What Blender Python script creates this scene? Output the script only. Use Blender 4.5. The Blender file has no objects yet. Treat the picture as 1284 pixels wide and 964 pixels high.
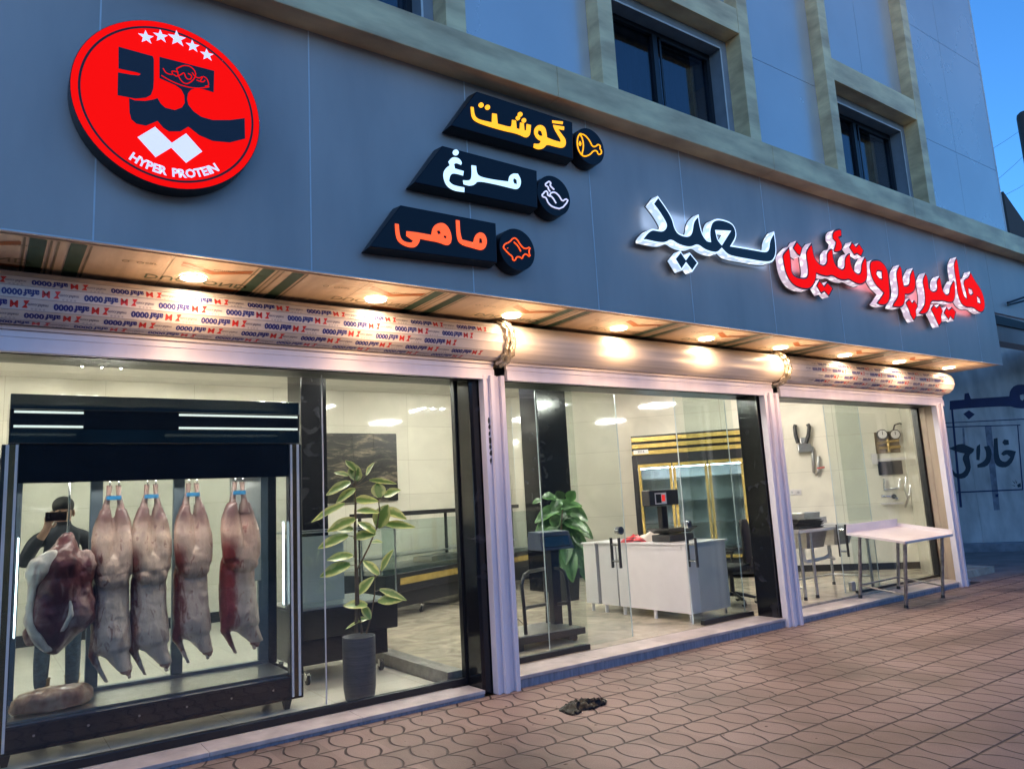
import bpy, bmesh, math, random
from mathutils import Vector, Matrix
R = math.radians
rnd = random.Random(7)
sc = bpy.context.scene
COL = sc.collection

# ------------------------------------------------------------------ camera
IW, IH, F = 1284.0, 964.0, 940.0
YAW, PIT, ROL = R(35.46979701), R(8.94712723), R(-3.17624555)
EYE = Vector((0, 0, 1.55))
def _axes():
    f = Vector((math.sin(YAW)*math.cos(PIT), math.cos(YAW)*math.cos(PIT), math.sin(PIT)))
    r = Vector((math.cos(YAW), -math.sin(YAW), 0)); u = r.cross(f)
    return math.cos(ROL)*r+math.sin(ROL)*u, -math.sin(ROL)*r+math.cos(ROL)*u, f
CR, CU, CF = _axes()
cam_d = bpy.data.cameras.new('camera'); cam = bpy.data.objects.new('camera', cam_d); COL.objects.link(cam)
cam.matrix_world = Matrix(((CR.x, CU.x, -CF.x, EYE.x), (CR.y, CU.y, -CF.y, EYE.y), (CR.z, CU.z, -CF.z, EYE.z), (0, 0, 0, 1)))
cam_d.sensor_width = 36; cam_d.lens = F/IW*36; cam_d.clip_start = 0.05; cam_d.clip_end = 2000
sc.camera = cam

# ------------------------------------------------------------------ dusk sky, exposure
SKY_STRENGTH, SUN_ELEV, SUN_ROT = 0.15, 8.0, 200.0
w = bpy.data.worlds.new('World'); sc.world = w; w.use_nodes = True
nt = w.node_tree; nt.nodes.clear()
sky = nt.nodes.new('ShaderNodeTexSky'); sky.sky_type = 'NISHITA'; sky.sun_disc = False
sky.sun_elevation = R(SUN_ELEV); sky.sun_rotation = R(SUN_ROT)
sky.ozone_density = 6.0; sky.dust_density = 0.3; sky.air_density = 1.0
bg = nt.nodes.new('ShaderNodeBackground'); wo = nt.nodes.new('ShaderNodeOutputWorld')
bg.inputs[1].default_value = SKY_STRENGTH
nt.links.new(sky.outputs[0], bg.inputs[0]); nt.links.new(bg.outputs[0], wo.inputs[0])
sc.view_settings.view_transform = 'Standard'; sc.view_settings.look = 'None'
sc.view_settings.exposure = 1.55; sc.view_settings.gamma = 1.0; sc.view_settings.use_curve_mapping = False
DOWNLIGHT_W, ROOM_E, SIGN_E = 27.0, 26.0, 0.5

# ------------------------------------------------------------------ photograph point -> place
def ray(x, y): return CF + (x-642.0)/F*CR - (y-482.0)/F*CU
def aZ(x, y, z): d = ray(x, y); return EYE + d*((z-EYE.z)/d.z)
def aY(x, y, Y): d = ray(x, y); return EYE + d*((Y-EYE.y)/d.y)
def aX(x, y, X): d = ray(x, y); return EYE + d*((X-EYE.x)/d.x)
def aP(x, y, P, N): d = ray(x, y); return EYE + d*((P-EYE).dot(N)/d.dot(N))

# ------------------------------------------------------------------ materials
MATS = {}
def nn(t, kind, **kw):
    n = t.nodes.new(kind)
    for k, v in kw.items(): setattr(n, k, v)
    return n
def mat(name, col, rough=0.5, metal=0.0, var=0.12, vscale=6.0, bump=0.0, bscale=60.0, emit=None, estr=0.0, spec=0.5, coat=0.0, rvar=0.0, stretch=None):
    if name in MATS: return MATS[name]
    m = bpy.data.materials.new(name); m.use_nodes = True; t = m.node_tree
    b = t.nodes['Principled BSDF']; L = t.links.new
    b.inputs['Roughness'].default_value = rough; b.inputs['Metallic'].default_value = metal
    b.inputs['Specular IOR Level'].default_value = spec; b.inputs['Coat Weight'].default_value = coat
    tc = nn(t, 'ShaderNodeTexCoord'); src = tc.outputs['Object']
    if stretch:
        mp = nn(t, 'ShaderNodeMapping'); mp.inputs['Scale'].default_value = stretch; L(src, mp.inputs[0]); src = mp.outputs[0]
    nz = nn(t, 'ShaderNodeTexNoise'); nz.inputs['Scale'].default_value = vscale; nz.inputs['Detail'].default_value = 6
    L(src, nz.inputs['Vector'])
    cr = nn(t, 'ShaderNodeValToRGB')
    e = cr.color_ramp.elements
    e[0].position, e[1].position = 0.3, 0.7
    e[0].color = (*[c*(1-var) for c in col], 1); e[1].color = (*[min(1, c*(1+var)) for c in col], 1)
    L(nz.outputs['Fac'], cr.inputs[0]); L(cr.outputs[0], b.inputs['Base Color'])
    if rvar:
        mr = nn(t, 'ShaderNodeMapRange'); mr.inputs['To Min'].default_value = max(0.02, rough-rvar); mr.inputs['To Max'].default_value = rough+rvar
        L(nz.outputs['Fac'], mr.inputs['Value']); L(mr.outputs[0], b.inputs['Roughness'])
    if bump:
        n2 = nn(t, 'ShaderNodeTexNoise'); n2.inputs['Scale'].default_value = bscale; n2.inputs['Detail'].default_value = 4; L(src, n2.inputs['Vector'])
        bp = nn(t, 'ShaderNodeBump'); bp.inputs['Strength'].default_value = bump; bp.inputs['Distance'].default_value = 0.01
        L(n2.outputs['Fac'], bp.inputs['Height']); L(bp.outputs[0], b.inputs['Normal'])
    if emit:
        b.inputs['Emission Color'].default_value = (*emit, 1); b.inputs['Emission Strength'].default_value = estr
    MATS[name] = m; return m
def ramp(t, stops):
    cr = nn(t, 'ShaderNodeValToRGB'); e = cr.color_ramp.elements
    while len(e) < len(stops): e.new(0.5)
    for k, (p, c) in enumerate(stops): e[k].position = p; e[k].color = (*c, 1)
    return cr
def glass(name, tint, base=0.04, gain=0.9, rough=0.0):
    if name in MATS: return MATS[name]
    m = bpy.data.materials.new(name); m.use_nodes = True; t = m.node_tree; t.nodes.clear(); L = t.links.new
    o = nn(t, 'ShaderNodeOutputMaterial'); tr = nn(t, 'ShaderNodeBsdfTransparent'); gl = nn(t, 'ShaderNodeBsdfGlossy'); mx = nn(t, 'ShaderNodeMixShader')
    tr.inputs[0].default_value = (*tint, 1); gl.inputs['Roughness'].default_value = rough
    lw = nn(t, 'ShaderNodeLayerWeight'); lw.inputs[0].default_value = 0.5
    p = nn(t, 'ShaderNodeMath', operation='POWER'); p.inputs[1].default_value = 5
    ml = nn(t, 'ShaderNodeMath', operation='MULTIPLY_ADD'); ml.inputs[1].default_value = gain; ml.inputs[2].default_value = base
    L(lw.outputs['Facing'], p.inputs[0]); L(p.outputs[0], ml.inputs[0]); L(ml.outputs[0], mx.inputs[0])
    L(tr.outputs[0], mx.inputs[1]); L(gl.outputs[0], mx.inputs[2]); L(mx.outputs[0], o.inputs[0])
    MATS[name] = m; return m
def custom(name):
    m = bpy.data.materials.new(name); m.use_nodes = True; MATS[name] = m
    return m, m.node_tree, m.node_tree.nodes['Principled BSDF'], m.node_tree.links.new

# ------------------------------------------------------------------ mesh builder
class MB:
    def __init__(s, M=None): s.v = []; s.f = []; s.mi = []; s.sm = []; s.M = M; s.cur = 0; s.smooth = False; s.attr = []
    def add(s, vs, fs, smooth=None):
        o = len(s.v)
        for p in vs:
            p = Vector(p); s.v.append(s.M @ p if s.M else p)
        for f in fs:
            s.f.append([o+i for i in f]); s.mi.append(s.cur); s.sm.append(s.smooth if smooth is None else smooth)
        return s
    def box(s, a, b):
        (x0, x1), (y0, y1), (z0, z1) = [sorted((a[i], b[i])) for i in range(3)]
        return s.add([(x0,y0,z0),(x1,y0,z0),(x1,y1,z0),(x0,y1,z0),(x0,y0,z1),(x1,y0,z1),(x1,y1,z1),(x0,y1,z1)],
              [(0,3,2,1),(4,5,6,7),(0,1,5,4),(1,2,6,5),(2,3,7,6),(3,0,4,7)], False)
    def hexa(s, p):   # 8 points, bottom ring then top ring
        return s.add(p, [(0,3,2,1),(4,5,6,7),(0,1,5,4),(1,2,6,5),(2,3,7,6),(3,0,4,7)], False)
    def cbox(s, c, sx, sy, sz): return s.box((c[0]-sx/2, c[1]-sy/2, c[2]-sz/2), (c[0]+sx/2, c[1]+sy/2, c[2]+sz/2))
    def cyl(s, p0, p1, r0, r1=None, n=16, cap=True):
        p0, p1 = Vector(p0), Vector(p1); r1 = r0 if r1 is None else r1
        return s.tube([p0, p1], [r0, r1], n, cap)
    def tube(s, pts, r, n=10, cap=True):
        pts = [Vector(p) for p in pts]; rs = r if isinstance(r, (list, tuple)) else [r]*len(pts)
        vs = []; fs = []; up = None
        for i, p in enumerate(pts):
            d = (pts[min(i+1, len(pts)-1)] - pts[max(i-1, 0)]).normalized()
            if up is None:
                up = Vector((0, 0, 1)) if abs(d.z) < 0.9 else Vector((1, 0, 0))
            a = d.cross(up)
            if a.length < 1e-4: a = d.orthogonal()
            a.normalize(); b = a.cross(d).normalized(); up = b
            for k in range(n):
                t = 2*math.pi*k/n; vs.append(p + rs[i]*(math.cos(t)*a + math.sin(t)*b))
        for i in range(len(pts)-1):
            for k in range(n):
                q = (k+1) % n; fs.append((i*n+k, (i+1)*n+k, (i+1)*n+q, i*n+q))
        s.add(vs, fs, True)
        if cap:
            s.add(vs[:n], [tuple(range(n))], False); s.add(vs[-n:], [tuple(reversed(range(n)))], False)
        return s
    def loft(s, rings, cap=True):
        n = len(rings[0]); fs = []
        for i in range(len(rings)-1):
            for k in range(n):
                q = (k+1) % n; fs.append((i*n+k, i*n+q, (i+1)*n+q, (i+1)*n+k))
        s.add([p for r in rings for p in r], fs, True)
        if cap:
            s.add(rings[0], [tuple(reversed(range(n)))], True); s.add(rings[-1], [tuple(range(n))], True)
        return s
    def lathe(s, c, prof, n=24):
        c = Vector(c); rings = [[c + Vector((r*math.cos(2*math.pi*k/n), r*math.sin(2*math.pi*k/n), z)) for k in range(n)] for r, z in prof]
        return s.loft(rings)
    def ball(s, c, rx, ry, rz, nu=12, nv=8):
        c = Vector(c); rings = []
        for i in range(nv+1):
            t = -math.pi/2 + math.pi*i/nv; q = max(math.cos(t), 0.02)
            rings.append([c + Vector((rx*q*math.cos(2*math.pi*k/nu), ry*q*math.sin(2*math.pi*k/nu), rz*math.sin(t))) for k in range(nu)])
        return s.loft(rings)
    def prism(s, poly, h):    # poly: 3-D points in order, h: vector
        h = Vector(h); n = len(poly); p = [Vector(q) for q in poly]
        s.add(p + [q+h for q in p], [tuple(range(n)), tuple(range(2*n-1, n-1, -1))] + [(i, (i+1) % n + 0, (i+1) % n + n, i+n) for i in range(n)], False)
        return s
    def mesh(s, me, X):
        o = len(s.v)
        s.add([X @ v.co for v in me.vertices], [tuple(p.vertices) for p in me.polygons], False); return s
    def build(s, name, mats, parent=None, bevel=0.0, segs=2, fix=True):
        me = bpy.data.meshes.new(name); off = parent_origin(parent)
        me.from_pydata([tuple(v-off) for v in s.v], [], s.f)
        for m in (mats if isinstance(mats, (list, tuple)) else [mats]): me.materials.append(m)
        me.polygons.foreach_set('material_index', s.mi); me.polygons.foreach_set('use_smooth', s.sm)
        if s.attr:
            a = me.attributes.new('edge', 'FLOAT', 'POINT'); a.data.foreach_set('value', s.attr)
        bm = bmesh.new(); bm.from_mesh(me)
        if fix: bmesh.ops.recalc_face_normals(bm, faces=bm.faces)
        bm.to_mesh(me); bm.free()
        o = bpy.data.objects.new(name, me); COL.objects.link(o)
        if parent: o.parent = parent
        if bevel:
            md = o.modifiers.new('edge', 'BEVEL'); md.width = bevel; md.segments = segs; md.limit_method = 'ANGLE'; md.angle_limit = R(40)
        return o
def parent_origin(p):
    o = Vector((0, 0, 0))
    while p: o += p.location; p = p.parent
    return o
def tag(o, label=None, cat=None, group=None, kind=None):
    if label: o['label'] = label
    if cat: o['category'] = cat
    if group: o['group'] = group
    if kind: o['kind'] = kind
    return o
def thing(name, label, cat, loc, group=None):
    o = bpy.data.objects.new(name, None); COL.objects.link(o); o.location = loc; o.empty_display_size = 0.1
    return tag(o, label, cat, group)
def rot(loc, rz=0.0, rx=0.0, ry=0.0): return Matrix.Translation(Vector(loc)) @ Matrix.Rotation(rz, 4, 'Z') @ Matrix.Rotation(ry, 4, 'Y') @ Matrix.Rotation(rx, 4, 'X')
def frame(o, ex, ey, ez):
    ex, ey, ez, o = map(Vector, (ex, ey, ez, o))
    return Matrix(((ex.x, ey.x, ez.x, o.x), (ex.y, ey.y, ez.y, o.y), (ex.z, ey.z, ez.z, o.z), (0, 0, 0, 1)))
def chaikin(p, k=2, corner=62):
    # rounds gentle turns, keeps sharp corners
    for _ in range(k):
        q = []; n = len(p)
        for i in range(n):
            a, b, c_ = Vector(p[i-1]), Vector(p[i]), Vector(p[(i+1) % n])
            if (b-a).length < 1e-9 or (c_-b).length < 1e-9: continue
            if (b-a).angle(c_-b) > R(corner): q.append(tuple(b))
            else: q += [tuple(b*.75+a*.25), tuple(b*.75+c_*.25)]
        p = q
    return p
def flat(loops, depth, offset=0.0):
    """2-D loops (even-odd) -> mesh data, z from 0 to depth"""
    cu = bpy.data.curves.new('outline', 'CURVE'); cu.dimensions = '2D'; cu.fill_mode = 'BOTH'; cu.extrude = depth/2; cu.offset = offset
    for lp in loops:
        sp = cu.splines.new('POLY'); sp.points.add(len(lp)-1); sp.use_cyclic_u = True
        for i, (x, y) in enumerate(lp): sp.points[i].co = (x, y, 0, 1)
    ob = bpy.data.objects.new('outline', cu); COL.objects.link(ob)
    me = bpy.data.meshes.new_from_object(ob); bpy.data.objects.remove(ob); bpy.data.curves.remove(cu)
    for v in me.vertices: v.co.z += depth/2
    return me
def text_mesh(s, size, depth=0.0, align='CENTER', bold=0.0):
    cu = bpy.data.curves.new('t', 'FONT'); cu.body = s; cu.size = size; cu.extrude = depth/2; cu.align_x = align; cu.align_y = 'CENTER'; cu.offset = bold; cu.resolution_u = 2
    ob = bpy.data.objects.new('t', cu); COL.objects.link(ob); me = bpy.data.meshes.new_from_object(ob); bpy.data.objects.remove(ob)
    return me

# ------------------------------------------------------------------ palette
def pavement_material():
    m, t, b, L = custom('pavers')
    tc = nn(t, 'ShaderNodeTexCoord'); sp = nn(t, 'ShaderNodeSeparateXYZ'); L(tc.outputs['Object'], sp.inputs[0])
    def M(op, a, b_=None, c=None):
        n = nn(t, 'ShaderNodeMath', operation=op)
        for i, v in enumerate((a, b_, c)):
            if v is None: continue
            if isinstance(v, (int, float)): n.inputs[i].default_value = v
            else: L(v, n.inputs[i])
        return n.outputs[0]
    wob = nn(t, 'ShaderNodeTexNoise'); wob.inputs['Scale'].default_value = 1.6; L(tc.outputs['Object'], wob.inputs['Vector'])
    wv = M('MULTIPLY', M('SUBTRACT', wob.outputs['Fac'], 0.5), 0.05)
    x = M('ADD', sp.outputs['X'], wv); y = M('ADD', sp.outputs['Y'], M('MULTIPLY', wv, 0.5))
    v = M('DIVIDE', M('SUBTRACT', y, 3.485), 0.312)           # rows along the facade
    u = M('DIVIDE', M('SUBTRACT', x, 3.385), 0.315)
    dv = M('MULTIPLY', M('ABSOLUTE', M('SUBTRACT', v, M('ROUND', v))), 0.312)
    s = M('POWER', M('ABSOLUTE', M('SINE', M('MULTIPLY', v, math.pi))), 0.85)
    def wave(x0, amp):                                          # wavy joints, two mirrored families
        h = M('DIVIDE', M('SUBTRACT', M('SUBTRACT', x, x0), M('MULTIPLY', s, amp)), 0.315)
        return M('MULTIPLY', M('ABSOLUTE', M('SUBTRACT', h, M('ROUND', h))), 0.315)
    du = M('MINIMUM', wave(3.43, 0.068), wave(3.34, -0.056))
    fine = nn(t, 'ShaderNodeTexNoise'); fine.inputs['Scale'].default_value = 9; fine.inputs['Detail'].default_value = 5; L(tc.outputs['Object'], fine.inputs['Vector'])
    big = nn(t, 'ShaderNodeTexNoise'); big.inputs['Scale'].default_value = 0.9; big.inputs['Detail'].default_value = 5; L(tc.outputs['Object'], big.inputs['Vector'])
    wid = M('MULTIPLY_ADD', fine.outputs['Fac'], 0.014, 0.003)
    def joint(d, k):
        mr = nn(t, 'ShaderNodeMapRange'); mr.interpolation_type = 'SMOOTHSTEP'; L(d, mr.inputs['Value'])
        L(M('MULTIPLY', wid, 0.30*k), mr.inputs['From Min']); L(M('MULTIPLY_ADD', wid, 0.95*k, 0.0014), mr.inputs['From Max']); return mr.outputs[0]
    j = M('MINIMUM', joint(dv, 1.25), joint(du, 1.0))
    # tone of each paver
    cell = nn(t, 'ShaderNodeCombineXYZ'); L(M('FLOOR', v), cell.inputs[0])
    wn = nn(t, 'ShaderNodeTexWhiteNoise'); wn.noise_dimensions = '2D'
    L(M('ROUND', M('MULTIPLY', u, 1.0)), cell.inputs[1]); L(cell.outputs[0], wn.inputs['Vector'])
    c1 = ramp(t, [(0.0, (0.180, 0.130, 0.109)), (0.5, (0.215, 0.155, 0.130)), (1.0, (0.245, 0.180, 0.155))]); L(wn.outputs['Value'], c1.inputs[0])
    dirt = ramp(t, [(0.28, (0.46, 0.42, 0.40)), (0.40, (0.78, 0.75, 0.73)), (0.5, (1.0, 0.98, 0.97)), (0.66, (1.16, 1.14, 1.12))]); L(big.outputs['Fac'], dirt.inputs[0])
    mx = nn(t, 'ShaderNodeMixRGB', blend_type='MULTIPLY'); mx.inputs[0].default_value = 1; L(c1.outputs[0], mx.inputs[1]); L(dirt.outputs[0], mx.inputs[2])
    gr = nn(t, 'ShaderNodeTexNoise'); gr.inputs['Scale'].default_value = 120; gr.inputs['Detail'].default_value = 3; L(tc.outputs['Object'], gr.inputs['Vector'])
    g2 = ramp(t, [(0.3, (0.78, 0.78, 0.78)), (0.7, (1.1, 1.1, 1.1))]); L(gr.outputs['Fac'], g2.inputs[0])
    m2 = nn(t, 'ShaderNodeMixRGB', blend_type='MULTIPLY'); m2.inputs[0].default_value = 1; L(mx.outputs[0], m2.inputs[1]); L(g2.outputs[0], m2.inputs[2])
    fin = nn(t, 'ShaderNodeMixRGB'); L(j, fin.inputs[0]); fin.inputs[1].default_value = (0.030, 0.017, 0.013, 1); L(m2.outputs[0], fin.inputs[2])
    L(fin.outputs[0], b.inputs['Base Color'])
    rr = nn(t, 'ShaderNodeMapRange'); rr.inputs['To Min'].default_value = 0.42; rr.inputs['To Max'].default_value = 0.75; L(big.outputs['Fac'], rr.inputs['Value']); L(rr.outputs[0], b.inputs['Roughness'])
    hh = M('ADD', M('MULTIPLY', j, 1.0), M('MULTIPLY', fine.outputs['Fac'], 0.35))
    hh = M('ADD', hh, M('MULTIPLY', gr.outputs['Fac'], 0.12))
    bp = nn(t, 'ShaderNodeBump'); bp.inputs['Strength'].default_value = 0.9; bp.inputs['Distance'].default_value = 0.011; L(hh, bp.inputs['Height']); L(bp.outputs[0], b.inputs['Normal'])
    return m
def tile_material(name, col, sx, sy, joint, rough, mott=0.1, veins=0.0, axis='XZ', bscale=1.2):
    m, t, b, L = custom(name)
    tc = nn(t, 'ShaderNodeTexCoord'); sp = nn(t, 'ShaderNodeSeparateXYZ'); L(tc.outputs['Object'], sp.inputs[0])
    cb = nn(t, 'ShaderNodeCombineXYZ'); L(sp.outputs[axis[0]], cb.inputs[0]); L(sp.outputs[axis[1]], cb.inputs[1])
    br = nn(t, 'ShaderNodeTexBrick'); br.offset = 0.0; br.inputs['Scale'].default_value = 1; br.inputs['Mortar Size'].default_value = 0.003
    br.inputs['Brick Width'].default_value = sx; br.inputs['Row Height'].default_value = sy; br.inputs['Mortar Smooth'].default_value = 0.2
    L(cb.outputs[0], br.inputs['Vector'])
    br.inputs['Color1'].default_value = (*col, 1); br.inputs['Color2'].default_value = (*[c*0.94 for c in col], 1); br.inputs['Mortar'].default_value = (*joint, 1)
    nz = nn(t, 'ShaderNodeTexNoise'); nz.inputs['Scale'].default_value = bscale; nz.inputs['Detail'].default_value = 8; nz.inputs['Distortion'].default_value = 1.2; L(tc.outputs['Object'], nz.inputs['Vector'])
    rp = ramp(t, [(0.3, (1-mott,)*3), (0.7, (1+mott*0.4,)*3)]); L(nz.outputs['Fac'], rp.inputs[0])
    mx = nn(t, 'ShaderNodeMixRGB', blend_type='MULTIPLY'); mx.inputs[0].default_value = 1; L(br.outputs[0], mx.inputs[1]); L(rp.outputs[0], mx.inputs[2])
    L(mx.outputs[0], b.inputs['Base Color']); b.inputs['Roughness'].default_value = rough
    return m
def marble_material(name, dark, light, rough, scale=3.0, lo=0.56, hi=0.66):
    m, t, b, L = custom(name)
    tc = nn(t, 'ShaderNodeTexCoord'); nz = nn(t, 'ShaderNodeTexNoise'); nz.inputs['Scale'].default_value = scale; nz.inputs['Detail'].default_value = 9; nz.inputs['Distortion'].default_value = 2.2
    L(tc.outputs['Object'], nz.inputs['Vector']); rp = ramp(t, [(lo, dark), (hi, light)]); L(nz.outputs['Fac'], rp.inputs[0]); L(rp.outputs[0], b.inputs['Base Color'])
    b.inputs['Roughness'].default_value = rough
    return m
def meat_material(name, fat, pink, red, scale, seedoff, pos=(0.30, 0.44, 0.56, 0.75)):
    m, t, b, L = custom(name)
    tc = nn(t, 'ShaderNodeTexCoord'); mp = nn(t, 'ShaderNodeMapping'); mp.inputs['Scale'].default_value = (1, 1, 0.45); mp.inputs['Location'].default_value = (seedoff, seedoff*2, 0)
    L(tc.outputs['Object'], mp.inputs[0])
    nz = nn(t, 'ShaderNodeTexNoise'); nz.inputs['Scale'].default_value = scale; nz.inputs['Detail'].default_value = 7; nz.inputs['Distortion'].default_value = 0.9; L(mp.outputs[0], nz.inputs['Vector'])
    rp = ramp(t, [(pos[0], red), (pos[1], pink), (pos[2], fat), (pos[3], [c*1.1 for c in fat])]); L(nz.outputs['Fac'], rp.inputs[0]); L(rp.outputs[0], b.inputs['Base Color'])
    b.inputs['Roughness'].default_value = 0.38; b.inputs['Subsurface Weight'].default_value = 0.0; b.inputs['Coat Weight'].default_value = 0.25
    n2 = nn(t, 'ShaderNodeTexNoise'); n2.inputs['Scale'].default_value = 30; n2.inputs['Detail'].default_value = 4; L(mp.outputs[0], n2.inputs['Vector'])
    bp = nn(t, 'ShaderNodeBump'); bp.inputs['Strength'].default_value = 0.5; bp.inputs['Distance'].default_value = 0.012; L(n2.outputs['Fac'], bp.inputs['Height']); L(bp.outputs[0], b.inputs['Normal'])
    return m
def leaf_material(name, mid, edge, at0, at1):
    m, t, b, L = custom(name)
    at = nn(t, 'ShaderNodeAttribute'); at.attribute_name = 'edge'
    nz = nn(t, 'ShaderNodeTexNoise'); nz.inputs['Scale'].default_value = 25; tc = nn(t, 'ShaderNodeTexCoord'); L(tc.outputs['Object'], nz.inputs['Vector'])
    ad = nn(t, 'ShaderNodeMath', operation='MULTIPLY_ADD'); ad.inputs[1].default_value = 0.7; L(nz.outputs['Fac'], ad.inputs[0]); L(at.outputs['Fac'], ad.inputs[2])
    rp = ramp(t, [(at0, mid), (at1, edge)]); L(ad.outputs[0], rp.inputs[0]); L(rp.outputs[0], b.inputs['Base Color'])
    b.inputs['Roughness'].default_value = 0.35
    return m
PAVERS = pavement_material()
PANEL = mat('grey_composite_panel', (0.44, 0.345, 0.305), 0.38, 0.15, var=0.13, vscale=1.2, rvar=0.10, bump=0.28, bscale=1.1, stretch=(1.6, 1.0, 0.5))
PANEL2 = mat('upper_composite_panel', (0.62, 0.57, 0.56), 0.26, 0.45, var=0.08, vscale=0.7, rvar=0.07, bump=0.25, bscale=1.0)
TRIM = mat('pale_joint_trim', (0.62, 0.60, 0.60), 0.5, 0.2)
GOLDSTONE = mat('beige_gold_cladding', (0.86, 0.53, 0.28), 0.42, 0.1, var=0.34, vscale=3.0, bump=0.12, bscale=30, stretch=(0.6, 1, 2.2))
FRAMEDARK = mat('dark_window_frame', (0.012, 0.014, 0.02), 0.35)
FRAMEGREY = mat('grey_window_reveal', (0.24, 0.25, 0.28), 0.45)
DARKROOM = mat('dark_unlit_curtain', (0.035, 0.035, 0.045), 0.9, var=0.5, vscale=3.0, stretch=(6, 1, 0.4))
WINGLASS = glass('window_glass', (0.55, 0.6, 0.7), 0.10, 0.9)
SHOPGLASS = glass('shop_glass', (0.93, 0.96, 0.95), 0.05, 0.85)
DOORGLASS = glass('door_glass', (0.93, 0.965, 0.955), 0.045, 0.85)
CASEGLASS = glass('case_glass', (0.84, 0.88, 0.89), 0.06, 0.85)
CLEARGLASS = glass('counter_glass', (0.85, 0.92, 0.92), 0.07, 0.85)
WHITEALU = mat('white_aluminium', (0.74, 0.69, 0.74), 0.42, 0.1, var=0.07, vscale=5, stretch=(1, 1, 0.2))
ROLLWHITE = mat('white_roller_cover', (0.68, 0.61, 0.56), 0.40, 0.05, var=0.18, vscale=3, stretch=(0.25, 9, 9))
FILM = mat('printed_film', (0.60, 0.55, 0.53), 0.36, 0.0, var=0.10, vscale=4)
INKBLUE = mat('blue_ink', (0.03, 0.035, 0.20), 0.4); INKRED = mat('red_ink', (0.55, 0.03, 0.03), 0.4); INKGREY = mat('grey_ink', (0.20, 0.18, 0.22), 0.5)
SOFFILM = mat('soffit_film', (0.66, 0.53, 0.41), 0.5, 0.0, var=0.16, vscale=3.0, bump=0.15, bscale=9, stretch=(3, 0.5, 1))
INKGREEN = mat('green_film_stripe', (0.07, 0.13, 0.10), 0.35); INKORANGE = mat('orange_film_print', (0.42, 0.15, 0.05), 0.35); INKOLIVE = mat('olive_film_print', (0.26, 0.22, 0.15), 0.4)
CHROME = mat('chrome', (0.72, 0.72, 0.72), 0.12, 1.0, var=0.05); STEEL = mat('brushed_steel', (0.55, 0.55, 0.55), 0.3, 1.0, var=0.12, vscale=12, stretch=(1, 1, 8))
CRUMPLE = mat('crumpled_foil', (0.45, 0.40, 0.32), 0.25, 0.7, var=0.5, vscale=14, bump=0.9, bscale=18)
BLACKMARBLE = marble_material('black_marble', (0.008, 0.008, 0.010), (0.035, 0.035, 0.042), 0.14, 3.0, 0.56, 0.74)
BLACK = mat('black_satin', (0.012, 0.012, 0.015), 0.32); BLACKGLOSS = mat('black_gloss', (0.010, 0.011, 0.016), 0.12, coat=0.3); BLACKPLASTIC = mat('black_plastic', (0.02, 0.02, 0.022), 0.5)
STEPSTONE = mat('step_stone', (0.43, 0.38, 0.36), 0.5, var=0.2, vscale=6, bump=0.25, bscale=40); STEPFACE = mat('grey_step_face', (0.26, 0.26, 0.30), 0.55, var=0.3, vscale=9, bump=0.3, bscale=50, stretch=(4, 4, 0.6))
GRANITE = mat('grey_granite', (0.17, 0.165, 0.15), 0.35, var=0.3, vscale=14)
WALLTILE = tile_material('cream_wall_tile', (0.74, 0.70, 0.59), 1.2, 0.6, (0.50, 0.46, 0.37), 0.055, mott=0.14)
FLOORTILE = tile_material('stone_floor_tile', (0.50, 0.44, 0.34), 0.6, 0.6, (0.36, 0.31, 0.24), 0.22, mott=0.42, axis='XY', bscale=3.0)
FLOORLIGHT = tile_material('pale_floor_tile', (0.74, 0.70, 0.60), 0.8, 0.8, (0.5, 0.46, 0.38), 0.2, mott=0.08, axis='XY')
CEILWHITE = mat('white_ceiling', (0.7, 0.68, 0.63), 0.8, var=0.04)
JAMBBEIGE = mat('beige_jamb', (0.46, 0.36, 0.28), 0.5, var=0.10, vscale=3, stretch=(3, 3, 0.4))
WHITELAM = mat('white_laminate', (0.58, 0.55, 0.55), 0.4, var=0.03); GOLD = mat('gold_trim', (0.72, 0.52, 0.16), 0.25, 0.6, var=0.15, vscale=10)
LAMP = mat('warm_lamp', (1, 0.9, 0.7), 0.5, emit=(1.0, 0.80, 0.52), estr=12.0, var=0)
PANELLAMP = mat('panel_lamp', (1, 1, 0.95), 0.5, emit=(1.0, 0.955, 0.87), estr=ROOM_E*2.5, var=0)
TUBELAMP = mat('cold_tube', (0.8, 1, 1), 0.5, emit=(0.80, 0.95, 1.0), estr=3.0, var=0)

# ------------------------------------------------------------------ ground
def sheet(name, x0, x1, y0, y1, z, m, t=0.3):
    o = MB().box((x0, y0, z-t), (x1, y1, z)).build(name, m); return tag(o, kind='structure')
sheet('pavement', -14, 60, -6, 5.46, 0.0, PAVERS)
sheet('road', -300, 400, -300, -6.002, -0.12, mat('asphalt', (0.05, 0.05, 0.052), 0.7, var=0.3, vscale=4, bump=0.3, bscale=60))
tag(MB().box((-14, -6.15, -0.3), (60, -6.003, 0.012)).build('kerb', STEPFACE), kind='structure')
sheet('ground', 12.3, 400, 5.462, 400, -0.002, mat('worn_concrete', (0.17, 0.15, 0.145), 0.7, var=0.3, vscale=2.5, bump=0.3, bscale=30))
sheet('left_floor', -3.0, 3.30, 5.72, 12.0, 0.05, FLOORLIGHT)
sheet('floor', 3.48, 13.6, 5.82, 12.9, 0.10, FLOORTILE)

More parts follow.
